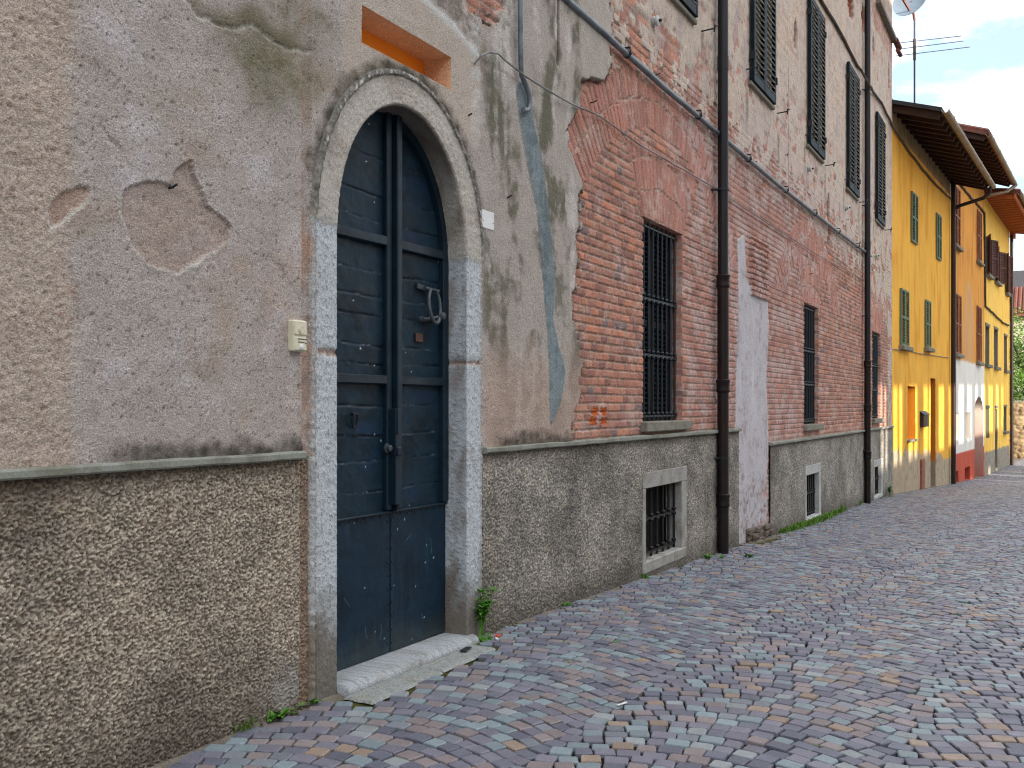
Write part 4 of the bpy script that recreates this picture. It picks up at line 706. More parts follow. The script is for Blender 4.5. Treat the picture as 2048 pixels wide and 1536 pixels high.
def roofed(house, s0, s1, zw, zt, w, mtimber, mtop, step, lab=''):
    """eaves on rafters: roof plate, rafters, gutter; local x = along, -y = street"""
    sl = (zw - zt) / w; m = MB(); m.prism([(-.01, 0)], 0, 0) if False else None
    yb = 4.6; zr = zw + sl * yb * 1.0 + .9
    mb = MB(); mb.add([(s0, -w, zt), (s1, -w, zt), (s1, 0, zw), (s0, 0, zw), (s1, yb, zr), (s0, yb, zr), (s0, -w, zt + .09), (s1, -w, zt + .09), (s1, 0, zw + .09), (s0, 0, zw + .09), (s1, yb, zr + .09), (s0, yb, zr + .09)], [(0, 3, 2, 1), (3, 5, 4, 2), (6, 7, 8, 9), (9, 8, 10, 11), (0, 1, 7, 6), (0, 6, 9, 3), (3, 9, 11, 5), (1, 2, 8, 7), (2, 4, 10, 8), (4, 5, 11, 10)])
    rf = mb.build('roof', mtop, house)
    mb = MB()
    if mtop is M_tile:
        s = s0 + .1
        while s < s1: mb.tube([(s, -w - .05, zt + .12), (s, 0, zw + .12), (s, yb, zr + .12)], .085, 6); s += .2
        mb.build('tile_rows', M_tile, rf)
    mb = MB(); s = s0 + .15
    while s < s1 - .05: mb.quadbar((s, .0, zw - .085), (s, -w + .06, zt - .085 + sl * .06), .10, .15); s += step
    mb.build('rafters', mtimber, rf)
    g = MB(); 
    n = 9
    prof = [(-w - .01 + .08 * math.cos(t) - .06, zt + .02 + .08 * math.sin(t)) for t in np.linspace(math.pi * .05, -math.pi * 1.05, n)]; prof += [(p[0] * 1 + (.01 if False else 0), p[1]) for p in []]
    v = []; f = []
    for s in (s0 - .03, s1 + .03): v += [(s, y, z) for y, z in prof] + [(s, -w - .07 + (y + w + .07) * .9, zt + .02 + (z - zt - .02) * .9) for y, z in prof]
    for i in range(n - 1): f += [(i, i + 1, 2 * n + i + 1, 2 * n + i), (n + i, 3 * n + i, 3 * n + i + 1, n + i + 1), (i, n + i, n + i + 1, i + 1), (2 * n + i, 2 * n + i + 1, 3 * n + i + 1, 3 * n + i)]
    f += [(0, 2 * n, 3 * n, n), (n - 1, 2 * n - 1, 4 * n - 1, 3 * n - 1)]
    g.add(v, f); gu = g.build('gutter', M_gutter, rf, True)
    s = s0 + .8
    while s < s1: g = MB(); g.lathe([(.088, -.02), (.088, .02)], (s, -w - .07, zt + .02), 'x', 12); s += 1.6; g.build('gutter_joint', M_gutter, gu)
    return rf
def fields_house(f):
    def g(s, z):
        nb = fbm(s, z, 1.2, 4, 101); nc = fbm(s, z, 5, 4, 102); st = fbm(s * 2.2, z * .35, 1, 4, 103); nd = fbm(s, z, 14, 3, 104)
        return f(s, z, nb, nc, st, nd), .008 * nb + .004 * nc
    return g
def zrow(x, y): return H(x, y)[1]
# --- yellow house
YH = empty('yellow_house', tuple(C2), A2, 'yellow plastered house with green louvred shutters next to the old brick townhouse', 'house')
def f_y(s, z, nb, nc, st, nd):
    c = mix(np.broadcast_to(lin(240, 178, 68), s.shape + (3,)), lin(224, 156, 50), ss(st + .4 * nb, -.05, .5)); c = mix(c, lin(228, 180, 96), ss(-st + .5 * nc, .2, .7) * .6)
    lo = ss(-1.0 + ZC - .06 * s + .22 * nb + .16 * nc - .5 * ss(s, 3.5, 3.7) * (s < 5.4) * 0 - z, -.03, .05); g = mix(np.broadcast_to(lin(176, 158, 132), s.shape + (3,)), lin(146, 130, 110), ss(nc + .4 * nd, 0, .5)); c = mix(c, g, lo)
    up = ss(z - (ZC + 6.32) - .02 * nd, -.02, .03); g = mix(np.broadcast_to(lin(158, 134, 98), s.shape + (3,)), lin(128, 108, 82), ss(st + nc, -.1, .5)); return mix(c, g, up)
yr = [hrect(1815, 1831, 772, 880), hrect(1861, 1871, 756, 978)]
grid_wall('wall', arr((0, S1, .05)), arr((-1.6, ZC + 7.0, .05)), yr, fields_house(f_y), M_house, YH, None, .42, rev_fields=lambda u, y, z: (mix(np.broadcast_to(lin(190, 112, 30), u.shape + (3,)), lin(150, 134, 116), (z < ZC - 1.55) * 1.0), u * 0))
mb = MB(); mb.box(.02, S1 - .02, .6, 7.5, -1.8, ZC + 6.9); mb.build('rear_walls', M_block, YH)
for nm, r, m in (('window', yr[0], M_dark), ('door', yr[1], M_dbrown)):
    mb = MB(); mb.box(r[0] - .02, r[1] + .02, .40, .44, r[2], r[3]); o = mb.build(nm, m, YH)
    mb = MB()
    if nm == 'door':
        for k in range(3): mb.box(r[0] + .1, r[1] - .1, .385, .40, r[2] + .15 + k * .8, r[2] + .8 + k * .8, .01)
        mb.build('panel', m, o)
    else:
        mb.box((r[0] + r[1]) / 2 - .03, (r[0] + r[1]) / 2 + .03, .37, .40, r[2], r[3]); mb.box(r[0], r[1], .37, .40, r[2], r[2] + .07); mb.box(r[0], r[1], .37, .40, r[3] - .07, r[3]); mb.build('frame', M_dbrown, o); mb = MB(); mb.box(r[0] - .05, r[1] + .05, -.06, .1, r[2] - .06, r[2] + .0, .01); mb.build('sill', M_sill, o)
for q in ((1821, 1832.7, 382, 482), (1871, 1880, 425, 516)): shuttered(YH, *q, 0, M_green, False)
for q in ((1799, 1814.5, 576, 690), (1849, 1859, 599, 694)): shuttered(YH, *q, 0, M_green, True)
roofed(YH, -.0, S1 + .05, ZC + 6.86, ZC + 6.50, 1.06, M_wood, M_slate, .52)
# plank leaning beside the door, mailbox
a, zt = H(1840, 919); b, zb = H(1846, 975); mb = MB(); mb.box(a, b, -.05, .01, zb - .1, zt, .008); tag(mb.build('plank', M_brown), 'narrow brown plank standing against the foot of the yellow house', 'plank'); o = bpy.data.objects['plank']; o.location = tuple(C2); o.rotation_euler = (0, 0, A2)
a, zt = H(1848, 822, -.1); b, zb = H(1859, 853, -.1); MBX = empty('mailbox', tuple(C2 + E2 * ((a + b) / 2) + UP * zb), A2, 'small dark metal mailbox on the yellow house beside its doorway', 'mailbox'); w_ = (b - a) / 2; h_ = zt - zb
mb = MB(); mb.prism([(-w_, 0), (w_, 0), (w_, h_ * .8), (-w_, h_ * .8)], -.09, .0); mb.build('box', M_dpipe, MBX)
mb = MB(); mb.add([(-w_ - .02, -.11, h_ * .78), (w_ + .02, -.11, h_ * .78), (w_ + .02, 0, h_), (-w_ - .02, 0, h_), (-w_ - .02, -.11, h_ * .74), (w_ + .02, -.11, h_ * .74), (w_ + .02, 0, h_ * .96), (-w_ - .02, 0, h_ * .96)], [(0, 1, 2, 3), (7, 6, 5, 4), (0, 4, 5, 1), (1, 5, 6, 2), (2, 6, 7, 3), (3, 7, 4, 0)]); mb.build('lid', M_litter, MBX)
# --- orange and white house
OH = empty('orange_house', tuple(C2 + E2 * S1), A2, 'orange house with brown shutters above a white ground floor with a red base', 'house')
def f_o(s, z, nb, nc, st, nd):
    c = mix(np.broadcast_to(lin(218, 150, 64), s.shape + (3,)), lin(200, 130, 52), ss(st + .4 * nb, -.05, .5)); c = mix(c, lin(214, 168, 112), ss(-st + .5 * nc, .2, .7) * .6)
    a, b = H(1928, 600)[0] - S1, H(1947, 600)[0] - S1; zt = H(1937, 556)[1]; m = ss(s - a, 0, .06) * ss(b - s, 0, .06) * ss(zt - z - ((s - (a + b) / 2) ** 2) * .9, 0, .1); c = mix(c, lin(206, 158, 106), m * .8)
    c = mix(c, lin(228, 222, 212) * (1 + .05 * nc)[..., None], ss(ZC + 1.45 + .02 * nc - z, -.01, .02)); c = mix(c, lin(188, 84, 62) * (1 + .12 * nc)[..., None], ss(ZC - 1.53 + .01 * nc - z, -.01, .02)); return c
def ho(r): return (r[0] - S1, r[1] - S1, r[2], r[3])
orr = [ho(hrect(1908, 1919.5, 826, 882)), ho(hrect(1931, 1941.5, 825, 878)), ho(hrect(1908, 1917, 943, 972)), ho(hrect(1929.6, 1940, 936, 963))]
da, db = H(1949, 900)[0] - S1, H(1966, 900)[0] - S1; dsp = H(1957, 822)[1]; dtop = H(1957, 794)[1]; dmid = (da + db) / 2; dh = (db - da) / 2
def archd(CU, CZ): return (np.abs(CU - dmid) < dh) & ((CZ < dsp) | (((CU - dmid) / dh) ** 2 + ((CZ - dsp) / (dtop - dsp)) ** 2 < 1))
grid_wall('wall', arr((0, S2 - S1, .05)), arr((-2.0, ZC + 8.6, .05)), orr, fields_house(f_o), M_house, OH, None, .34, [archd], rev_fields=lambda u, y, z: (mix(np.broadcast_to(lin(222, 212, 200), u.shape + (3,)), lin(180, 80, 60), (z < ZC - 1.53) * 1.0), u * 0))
mb = MB(); mb.box(.02, S2 - S1 - .02, .6, 7.5, -2.1, ZC + 8.5); mb.build('rear_walls', M_block, OH)
for r in orr[:2]:
    mb = MB(); mb.box(r[0] - .02, r[1] + .02, .32, .36, r[2], r[3]); w = mb.build('window', M_dark, OH); mb = MB(); mb.box(r[0] + .02, r[0] + .08, .02, .30, r[2] + .02, r[3] - .02); mb.build('shutter', M_dbrown, w)
for r in orr[2:]: mb = MB(); mb.box(r[0] - .02, r[1] + .02, .32, .36, r[2], r[3]); mb.build('cellar_opening', mat('red_plinth_recess', lin(150, 66, 52), .85, bump=.2) if 'red_plinth_recess' not in bpy.data.materials else bpy.data.materials['red_plinth_recess'], OH)
pts = [(da, -2.0)] + [(dmid - dh * math.cos(t), dsp + (dtop - dsp) * math.sin(t)) for t in np.linspace(0, math.pi, 17)] + [(db, -2.0)]
v = [(x, y, z) for y in (-.005, .45) for x, z in pts]; k = len(pts); mb = MB(); mb.add(v, [(i, i + 1, k + i + 1, k + i) for i in range(k - 1)]); cc = [lin(188, 84, 62) if p[2] < ZC - 1.53 else lin(214, 200, 186) for p in v]; o = mb.build('door_reveal', M_house, OH); set_col(o.data, np.array(cc))
mb = MB(); mb.box(da - .1, db + .1, .44, .48, -2.0, dtop + .1); dd = mb.build('door', M_dbrown, OH); mb = MB()
for k in range(4): mb.box(dmid - dh + .1, dmid - .05, .42, .44, -1.1 + k * .55, -.65 + k * .55, .01); mb.box(dmid + .05, dmid + dh - .1, .42, .44, -1.1 + k * .55, -.65 + k * .55, .01)
mb.build('panel', M_dbrown, dd)
def sh_off(house, off, q, m, sill):
    w = shuttered(house, *q, 0, m, sill)
    for o in [w] + list(w.children): o.data.transform(Matrix.Translation((-off, 0, 0)))
for q in ((1906.5, 1918, 367, 487), (1953, 1961, 418, 520), (1907.6, 1920, 585, 706), (1952.6, 1960.7, 611, 723)): sh_off(OH, S1, q, M_brown, True)
roofed(OH, -.0, S2 - S1 + .05, ZC + 8.42, ZC + 8.06, .95, M_wood, M_tile, .55)
# --- far yellow house
FH = empty('far_yellow_house', tuple(C2 + E2 * S2), A2, 'bright yellow corner house with grey window openings and timber eaves coloured orange for bounced light', 'house')
def f_f(s, z, nb, nc, st, nd):
    c = mix(np.broadcast_to(lin(242, 196, 92), s.shape + (3,)), lin(234, 182, 76), ss(st + .4 * nb, -.05, .5)); return mix(c, mix(np.broadcast_to(lin(150, 142, 128), s.shape + (3,)), lin(120, 114, 104), ss(nc + nd, -.1, .5)), ss(ZC - 1.78 + .10 * nb + .05 * nd - z, -.02, .03))
def hf(r): return (r[0] - S2, r[1] - S2, r[2], r[3])
LF = S3 - S2
fr = [hf(hrect(1970.5, 1978.7, 650, 728)), hf(hrect(1988, 1995.6, 657, 733)), hf(hrect(2008, 2014, 671, 740)), hf(hrect(1972, 1978.7, 816, 877)), hf(hrect(1990, 1995, 816, 938)), hf(hrect(2007, 2013, 814, 863))]
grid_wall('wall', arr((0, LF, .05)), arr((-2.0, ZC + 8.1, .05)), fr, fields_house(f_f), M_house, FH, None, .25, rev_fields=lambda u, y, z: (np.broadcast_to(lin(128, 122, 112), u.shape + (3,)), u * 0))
mb = MB(); mb.box(.02, LF - .0, .55, 8, -2.1, ZC + 8.0); mb.box(LF - .02, LF, .02, .55, -2.1, ZC + 8.0); mb.build('rear_walls', mat('yellow_side_wall', lin(232, 180, 72), .9, var=.1, vscale=1.5), FH)
for i, r in enumerate(fr):
    mb = MB(); mb.box(r[0] - .02, r[1] + .02, .22, .25, r[2], r[3]); w = mb.build('window' if i != 4 else 'door', M_gframe if i != 4 else M_dbrown, FH); mb = MB(); mb.box(r[0] - .08, r[1] + .08, -.02, .02, r[3], r[3] + .10); mb.build('lintel', M_gframe, w)
    if i < 3 or i == 5: mb = MB(); mb.box(r[0] - .12, r[1] + .12, -.12, .05, r[2] - .12, r[2], .01); mb.build('sill', M_gframe, w)
    mb = MB(); mb.box((r[0] + r[1]) / 2 - .03, (r[0] + r[1]) / 2 + .03, .19, .22, r[2], r[3]); mb.build('mullion', M_dark, w)
for x0, y0, y1 in ((1974, 875, 945), (1991.5, 845, 942)):
    a, zt = H(x0, y0); zb = H(x0, y1)[1]; mb = MB(); z = zb
    while z < zt: hh = random.uniform(.12, .26); mb.box(a - random.uniform(.05, .2), a + random.uniform(.25, .4), -.03, .02, z, z + hh - .015, .02, .008); z += hh
    mb.build('exposed_stones', mat('exposed_stone', lin(150, 144, 136), .9, var=.35, vscale=5, bump=.4) if 'exposed_stone' not in bpy.data.materials else bpy.data.materials['exposed_stone'], FH)
for x0, x1, y0, y1 in ((1973, 1979.5, 472, 548), (1990, 1996, 497, 562), (2011, 2014.5, 508, 585)):
    a, zt = H(x0, y0); b, zb = H(x1, y1); zb = H(x0, y1)[1]; a -= S2; b -= S2; mb = MB(); mb.box(a, b, -.012, .06, zb, zt); w = mb.build('window', M_dark, FH); hw = (b - a) / 2
    for x, sg in ((a, -1), (b, 1)):
        mb = MB(); v = Matrix.Translation((x, -.05, 0)) @ Matrix.Rotation(sg * math.radians(-16 if sg < 0 else -22), 4, 'Z'); louvre(mb, 0 if sg > 0 else -hw, hw if sg > 0 else 0, zb, zt, 0, .06, .09); mb.box(.02 if sg > 0 else -hw + .02, hw - .02 if sg > 0 else -.02, .012, .02, zb + .02, zt - .02); o = mb.build('shutter', M_dbrown, w); o.data.transform(v)
    mb = MB(); mb.box(a - .15, b + .15, -.15, .05, zb - .12, zb, .01); mb.build('sill', M_sill, w)
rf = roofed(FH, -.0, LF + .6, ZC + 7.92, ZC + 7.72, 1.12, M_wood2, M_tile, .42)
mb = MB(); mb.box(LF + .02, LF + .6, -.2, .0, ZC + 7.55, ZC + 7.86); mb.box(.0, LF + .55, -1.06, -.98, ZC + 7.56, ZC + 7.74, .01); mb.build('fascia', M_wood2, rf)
# downpipes of the houses
def dpipe(P, r, label):
    mb = MB(); mb.tube(P, r, 10); o = mb.build('downpipe', M_dpipe, None, True); o.location = tuple(C2); o.rotation_euler = (0, 0, A2); tag(o, label, 'downpipe'); return o
d1 = dpipe([(S1 - .15, -1.08, ZC + 6.45), (S1 - .15, -1.04, ZC + 6.28), (S1 - .18, -.9, ZC + 6.15), (S1 - .25, -.25, ZC + 5.98), (S1 - .28, -.11, ZC + 5.88)], .055, 'bent gutter pipe leading from the yellow house eaves back to its wall')
dpipe([(S1 - .32, -.10, ZC + 6.8), (S1 - .32, -.10, -1.25)], .068, 'tall dark brown downpipe at the seam of the yellow and orange houses')
dpipe([(S3 - .12, -.1, ZC + 7.6), (S3 - .12, -.10, -1.3)], .07, 'dark downpipe on the far corner of the last yellow house')
mb = MB(); mb.tube([(S2 - .2 - S1, -1.05, ZC + 8.0), (S2 - .5 - S1, -.8, ZC + 7.75), (S2 - 1.0 - S1, -.3, ZC + 7.6), (S2 - 1.0 - S1, -.08, ZC + 7.5)], .06, 8); mb.build('gutter_bend', M_gutter, OH, True)
# antenna and dish on the yellow roof
AP = at(1829, 205, 24.0); AN = empty('antenna_mast', (AP[0], AP[1], 8.35), 0, 'rooftop mast carrying a satellite dish and a three-rod aerial above the yellow house', 'antenna')
def loc(p): return (p[0] - AP[0], p[1] - AP[1], p[2] - 8.35)
mb = MB(); mb.tube([(0, 0, 0), loc(at(1829, 40, 24))], .022, 8); mb.tube([loc(at(1829, 120, 24)), loc(at(1829, 78, 24))], .035, 8); mb.build('mast', M_mast, AN, True)
for (x0, y0, x1, y1) in ((1801, 85.5, 1922, 72), (1796, 98.5, 1927, 82), (1791, 112, 1939.5, 94)):
    mb = MB(); t = (1829 - x0) / (x1 - x0); ym = y0 + (y1 - y0) * t; off = FW * -.08; mb.tube([loc(at(x0, y0, 24.2)), loc(at(x1, y1, 23.75))], .010, 6); mb.box(*[c for p in zip(np.array(loc(at(1829, ym, 24.05))) - .035, np.array(loc(at(1829, ym, 24.05))) + .035) for c in p]); mb.build('rod', M_antenna, AN)
dc = Vector(loc(at(1823, 2, 23.8))); mb = MB(); R = .44; n = 28; dirv = Vector(tuple(-FW * .62 + RT * -.62 + UP * .30)).normalized(); a_ = dirv.cross(Vector((0, 0, 1))).normalized(); b_ = a_.cross(dirv)
vv = []; ff = []
for i in range(7):
    for j in range(n): r = R * i / 6; t = 2 * math.pi * j / n; vv.append(dc + a_ * (r * math.cos(t)) + b_ * (r * 1.08 * math.sin(t)) + dirv * (.09 * (i / 6) ** 2))
for i in range(6):
    for j in range(n): ff.append((i * n + j, i * n + (j + 1) % n, (i + 1) * n + (j + 1) % n, (i + 1) * n + j))
m0 = len(vv); vv += [p - dirv * .012 for p in vv]; ff += [tuple(q + m0 for q in f[::-1]) for f in ff]
for j in range(n): ff.append((6 * n + j, 6 * n + (j + 1) % n, m0 + 6 * n + (j + 1) % n, m0 + 6 * n + j))
mb.add(vv, ff); di = mb.build('dish', M_dish, AN, True)
mb = MB(); lp = dc + dirv * .46 - b_ * .28; mb.quadbar(dc - b_ * .30 + dirv * .03, lp, .035, .045); mb.tube([lp - dirv * -.02, lp + (dc - lp).normalized() * .10], .035, 10); mb.tube([dc + dirv * 0, Vector(loc(at(1829, 40, 24)))], .03, 8); mb.build('feed_arm', M_lnb, di)
# ------------------------------------------------------------------ street
def facade_y(x): return np.where(x < 23.05, 0.0, -(x - 23.05) * math.tan(-A2))
gxs = np.unique(np.concatenate([np.array(GX, float), np.linspace(-20, 60, 81)])); gys = np.array([-400, -60, -22, -12, -5, 0, 10, 60, 400.0]); X, Y = np.meshgrid(gxs, gys); I = np.arange(X.size).reshape(X.shape)
gr = mesh_np('ground', np.stack([X.ravel(), Y.ravel(), gz(X.ravel()) - .06], 1), np.stack([I[:-1, :-1], I[:-1, 1:], I[1:, 1:], I[1:, :-1]], -1).reshape(-1, 4), M_ground, None, None, False); gr['kind'] = 'structure'
bx = arr((-3, 16, .05), (16, 60, .25)); by = arr((-6.2, .12, .05)); X, Y = np.meshgrid(bx, by); x, y = X.ravel(), Y.ravel(); I = np.arange(X.size).reshape(X.shape)
nb, nc = fbm(x, y, 1.1, 4, 201), fbm(x, y, 7, 3, 202); ed = facade_y(x) - y
cb_ = mix(np.broadcast_to(lin(36, 33, 31), x.shape + (3,)), lin(78, 76, 38), ss(nb + .6 * nc + .9 * ss(1.7 - ed, 0, .9) - .25, .0, .5)); cb_ = mix(cb_, lin(120, 112, 102), ss(.13 + .06 * nb - ed, 0, .05))
zb_ = gz(x) - .016 + .003 * nc + .016 * ss(.10 + .05 * nb - ed, 0, .06)
so = mesh_np('street_bed', np.stack([x, y, zb_], 1), np.stack([I[:-1, :-1], I[:-1, 1:], I[1:, 1:], I[1:, :-1]], -1).reshape(-1, 4), M_joint, None, cb_); so['kind'] = 'structure'
def stones():
    CH = 1.26; cx, cy, ang, w, d = [], [], [], [], []; P = .083
    # one course: its tilt swings from +25 to -25 degrees across each segment and back at the seam between segments
    yy = np.arange(.6, -6.4, -.004); fr = ((-.16 - yy) / CH) % 1.0; A = math.radians(31)
    al = np.where(fr < .80, A * np.cos(math.pi * fr / .80), -A * np.cos(math.pi * (fr - .80) / .20)); al = np.where(fr < .80, A * (1 - 2 * ss(fr * .55 + .8 * fr * .45 / .8, 0, .80) * .5 - fr / .80), al); al = np.where(fr >= .80, -A + 2 * A * ss(fr, .80, 1.0), np.clip(A * (1 - 2 * fr / .80), -A, A))
    ds = .004 / np.cos(al); S = np.concatenate([[0], np.cumsum(ds[:-1])]); XX = np.concatenate([[0], np.cumsum(.004 * np.tan(al[:-1]))])
    rows = np.arange(-2.5, 56.5, P)
    for r, x0 in enumerate(rows):
        ws = .094 * RNG.uniform(.84, 1.17, int(S[-1] / .094) + 8); ed_ = np.cumsum(ws) - (.094 if r % 2 else .047) - RNG.uniform(0, .02); ed_ = ed_[(ed_ > 0) & (ed_ < S[-1])]
        mid = (ed_[1:] + ed_[:-1]) / 2; cx.append(x0 + np.interp(mid, S, XX)); cy.append(np.interp(mid, S, yy)); a = np.interp(mid, S, al); ang.append(-a); w.append(np.diff(ed_)); d.append(P * np.cos(a))
    cx, cy, ang, w, d = map(np.concatenate, (cx, cy, ang, w, d))
    # gentle wander of the courses, then drop what lies under houses or the door slab
    cx = cx + .022 * fbm(cx, cy, .9, 2, 211); cy = cy + .02 * fbm(cx, cy, .8, 3, 212)
    ok = (cy < facade_y(cx) - .045) & (cy > -5.6) & ~((cx > UC - .68) & (cx < UC + .555) & (cy > -.298)) & ~((cx > UC - .68) & (cx < UC + .72) & (cy > -.12)) & ~((cx > 10.9) & (cx < 12.1) & (cy > -.22))
    cx, cy, ang, w, d = cx[ok], cy[ok], ang[ok], w[ok], d[ok]; n = len(cx)
    g = RNG.uniform(.0034, .0054, n) + .002 * (RNG.random(n) > .88); ang = ang + RNG.normal(0, .009, n)
    # local frame: tangent along the course (towards -y), normal across it
    tx, ty = -np.sin(ang), -np.cos(ang); nx, ny = np.cos(ang), -np.sin(ang)
    hw, hd = w / 2 - g, d / 2 - g * .8; V = np.zeros((n, 24, 3)); cut = np.minimum(hw, hd) * (RNG.uniform(.06, .26, (4, n)) + .14 * (RNG.random((4, n)) > .85))
    k = 0; outline = []
    for c, (sx, sy) in enumerate(((1, -1), (1, 1), (-1, 1), (-1, -1))):
        for q in ((0, 1) if (sx * sy) < 0 else (1, 0)):
            ax, ay = hw - (cut[c] if q == 0 else 0), hd - (cut[c] if q == 1 else 0)
            outline.append((sx * ax + RNG.normal(0, .0016, n), sy * ay + RNG.normal(0, .0016, n)))
    zt = RNG.normal(0, .0025, n) + .004 * fbm(cx, cy, 1.5, 2, 213); tlx, tly = RNG.normal(0, .014, n), RNG.normal(0, .014, n); bev = RNG.uniform(.0025, .006, n)
    for i, (a, b) in enumerate(outline):
        ln = np.hypot(a, b); f = 1 - bev / ln
        for ring, (s_, dz) in enumerate(((f, .0), (1.0, -.0045), (1.0, -.05))):
            px, py = a * s_, b * s_; V[:, ring * 8 + i, 0] = cx + tx * px + nx * py; V[:, ring * 8 + i, 1] = cy + ty * px + ny * py
            V[:, ring * 8 + i, 2] = zt + dz + (tlx * px + tly * py) * (dz > -.02)
    V[:, :, 2] += gz(V[:, :, 0])
    # orientation check of the outline
    r1, r2, r3 = RNG.random(n), RNG.random(n), RNG.random(n); pal = [(.0, (112, 110, 121)), (.30, (97, 98, 110)), (.50, (122, 134, 139)), (.68, (127, 117, 117)), (.83, (138, 121, 107)), (.87, (115, 119, 126)), (.95, (133, 138, 140))]
    col = np.zeros((n, 3))
    for th, c in pal: col[r1 >= th] = lin(*c)
    col *= (.94 + .34 * r2)[:, None]
    fl = np.array([[i, (i + 1) % 8, 8 + (i + 1) % 8, 8 + i] for i in range(8)] + [[8 + i, 8 + (i + 1) % 8, 16 + (i + 1) % 8, 16 + i] for i in range(8)] + [[0, 1, 2, 3], [0, 3, 4, 7], [4, 5, 6, 7]])
    e1 = V[0, 1] - V[0, 0]; e2 = V[0, 2] - V[0, 1]; up = np.cross(e1, e2)[2] > 0
    if not up: fl = fl[:, ::-1]
    else: fl[:16] = fl[:16, ::-1]
    if not up: fl[:16] = fl[:16, ::-1]; fl[:16] = fl[:16]
    Q = (fl[None] + (np.arange(n) * 24)[:, None, None]).reshape(-1, 4)
    c3 = np.repeat(col[:, None, :], 24, 1); c3[:, 16:] *= 1
    o = mesh_np('street', V.reshape(-1, 3), Q, M_cobble, None, c3.reshape(-1, 3), False); o['kind'] = 'structure'; print('stones', n)
stones()
# granite slab before the door
def slab(x0, x1, y0, y1, label):
    us_ = arr((x0, x1, .01)); vs_ = arr((y0, y1, .01)); X, Y = np.meshgrid(us_, vs_); x, y = X.ravel().copy(), Y.ravel().copy(); nb = fbm(x, y, 4, 3, 301); nd = fbm(x, y, 85, 2, 302); nc = fbm(x, y, 18, 3, 303)
    e = np.minimum(np.minimum(x - x0, x1 - x), np.minimum(y - y0, y1 - y)); z = gz(x) + .004 + .003 * nc - .012 * ss(.012 - e, 0, .012); x = x + .012 * nb * (np.abs(x - x0) < 1e-6) + .012 * nb * (np.abs(x - x1) < 1e-6); y = y + .006 * nb * (np.abs(y - y0) < 1e-6)
    c = mix(np.broadcast_to(lin(152, 154, 150), x.shape + (3,)), lin(108, 110, 108), ss(nd + .5 * nc, .0, .5) * .7); c = mix(c, lin(132, 124, 92), ss(nb + .5 * nc, .1, .6) * .5); I = np.arange(X.size).reshape(X.shape)
    o = mesh_np('stone_slab', np.stack([x, y, z], 1), np.stack([I[:-1, :-1], I[:-1, 1:], I[1:, 1:], I[1:, :-1]], -1).reshape(-1, 4), M_granite, None, c); tag(o, label, 'slab', 'granite slabs before the door')
slab(UC - .65, UC - .04, -.292, -.112, 'granite paving slab before the near half of the arched door step')
slab(UC - .025, UC + .53, -.282, -.112, 'granite paving slab before the far half of the door step, beside the tall weed')
# ------------------------------------------------------------------ weeds
def leafblade(mb, p, d, L, wdt, droop, curl=0):
    p = Vector(p); d = Vector(d).normalized(); side = d.cross(Vector((0, 0, 1))); side = side.normalized() if side.length > 1e-3 else Vector((1, 0, 0)); v = []; f = []; k = 5
    for i in range(k):
        t = i / (k - 1); c = p + d * (L * t) + Vector((0, 0, -droop * L * t * t)); w = wdt * math.sin(math.pi * min(.97, .12 + .86 * t)) * .5; v += [c - side * w + Vector((0, 0, w * .35)), c, c + side * w + Vector((0, 0, w * .35))]
    for i in range(k - 1): f += [(3 * i, 3 * i + 1, 3 * i + 4, 3 * i + 3), (3 * i + 1, 3 * i + 2, 3 * i + 5, 3 * i + 4)]
    mb.add(v, f)
def weed(px, py, size, n, label, kind='rosette', m=None, d=-.05):
    u = W(px, py, d)[0]; z = float(gz(u)); mb = MB(); E = None
    for i in range(n):
        a = random.uniform(-math.pi, math.pi); 
        if kind == 'rosette': leafblade(mb, (random.uniform(-.02, .02), random.uniform(-.02, .02), 0), (math.cos(a), math.sin(a) * .6 - .35, random.uniform(.5, 1.3)), size * random.uniform(.6, 1.1), size * .24, .35)
        elif kind == 'grass': leafblade(mb, (random.uniform(-.05, .05), random.uniform(-.02, .02), 0), (math.cos(a) * .5, math.sin(a) * .4 - .1, 1), size * random.uniform(.5, 1.1), .006, .25)
    if kind == 'tall':
        for i in range(n):
            a = random.uniform(-math.pi, math.pi); hgt = size * random.uniform(.6, 1); q = Vector((random.uniform(-.03, .03) + .10 * random.random() * hgt / size, random.uniform(-.04, .02), hgt)); mb.tube([(random.uniform(-.02, .02), 0, 0), (q.x * .4, q.y * .5, hgt * .5), q], [.004, .003, .002], 5)
            for j in range(16): b = random.uniform(-math.pi, math.pi); t = random.uniform(.35, 1.05); t = max(t, random.uniform(.5, 1.05)); leafblade(mb, (q.x * t, q.y * t, hgt * t), (math.cos(b), math.sin(b), random.uniform(.1, 1)), random.uniform(.03, .06), .024, .3)
        for j in range(22): b = random.uniform(-math.pi, math.pi); leafblade(mb, (random.uniform(-.07, .07), random.uniform(-.05, 0), 0), (math.cos(b), math.sin(b) * .7 - .2, .6), random.uniform(.05, .12), .012, .6)
    o = mb.build('weed', m or M_weed, None, False); o.location = (u, d, z); tag(o, label, 'weed', 'weeds along the foot of the wall'); return o
weed(560, 1425, .095, 11, 'leafy green weed at the foot of the pebbledash left of the door'); weed(543, 1438, .07, 8, 'small broad-leaved weed just left of a larger one near the door')
weed(622, 1402, .10, 6, 'small weed with two upright leaves at the foot of the left door jamb'); weed(490, 1458, .08, 26, 'tuft of fine grass on the paving edge, leftmost weed along the wall', 'grass', M_grass)
weed(960, 1278, .27, 9, 'tall bushy weed growing at the foot of the right door jamb', 'tall', None, -.07)
weed(1131, 1213, .075, 9, 'small weed at the wall foot between the door and the first cellar window'); weed(1289, 1165, .08, 12, 'leafy weed just below the first cellar window')
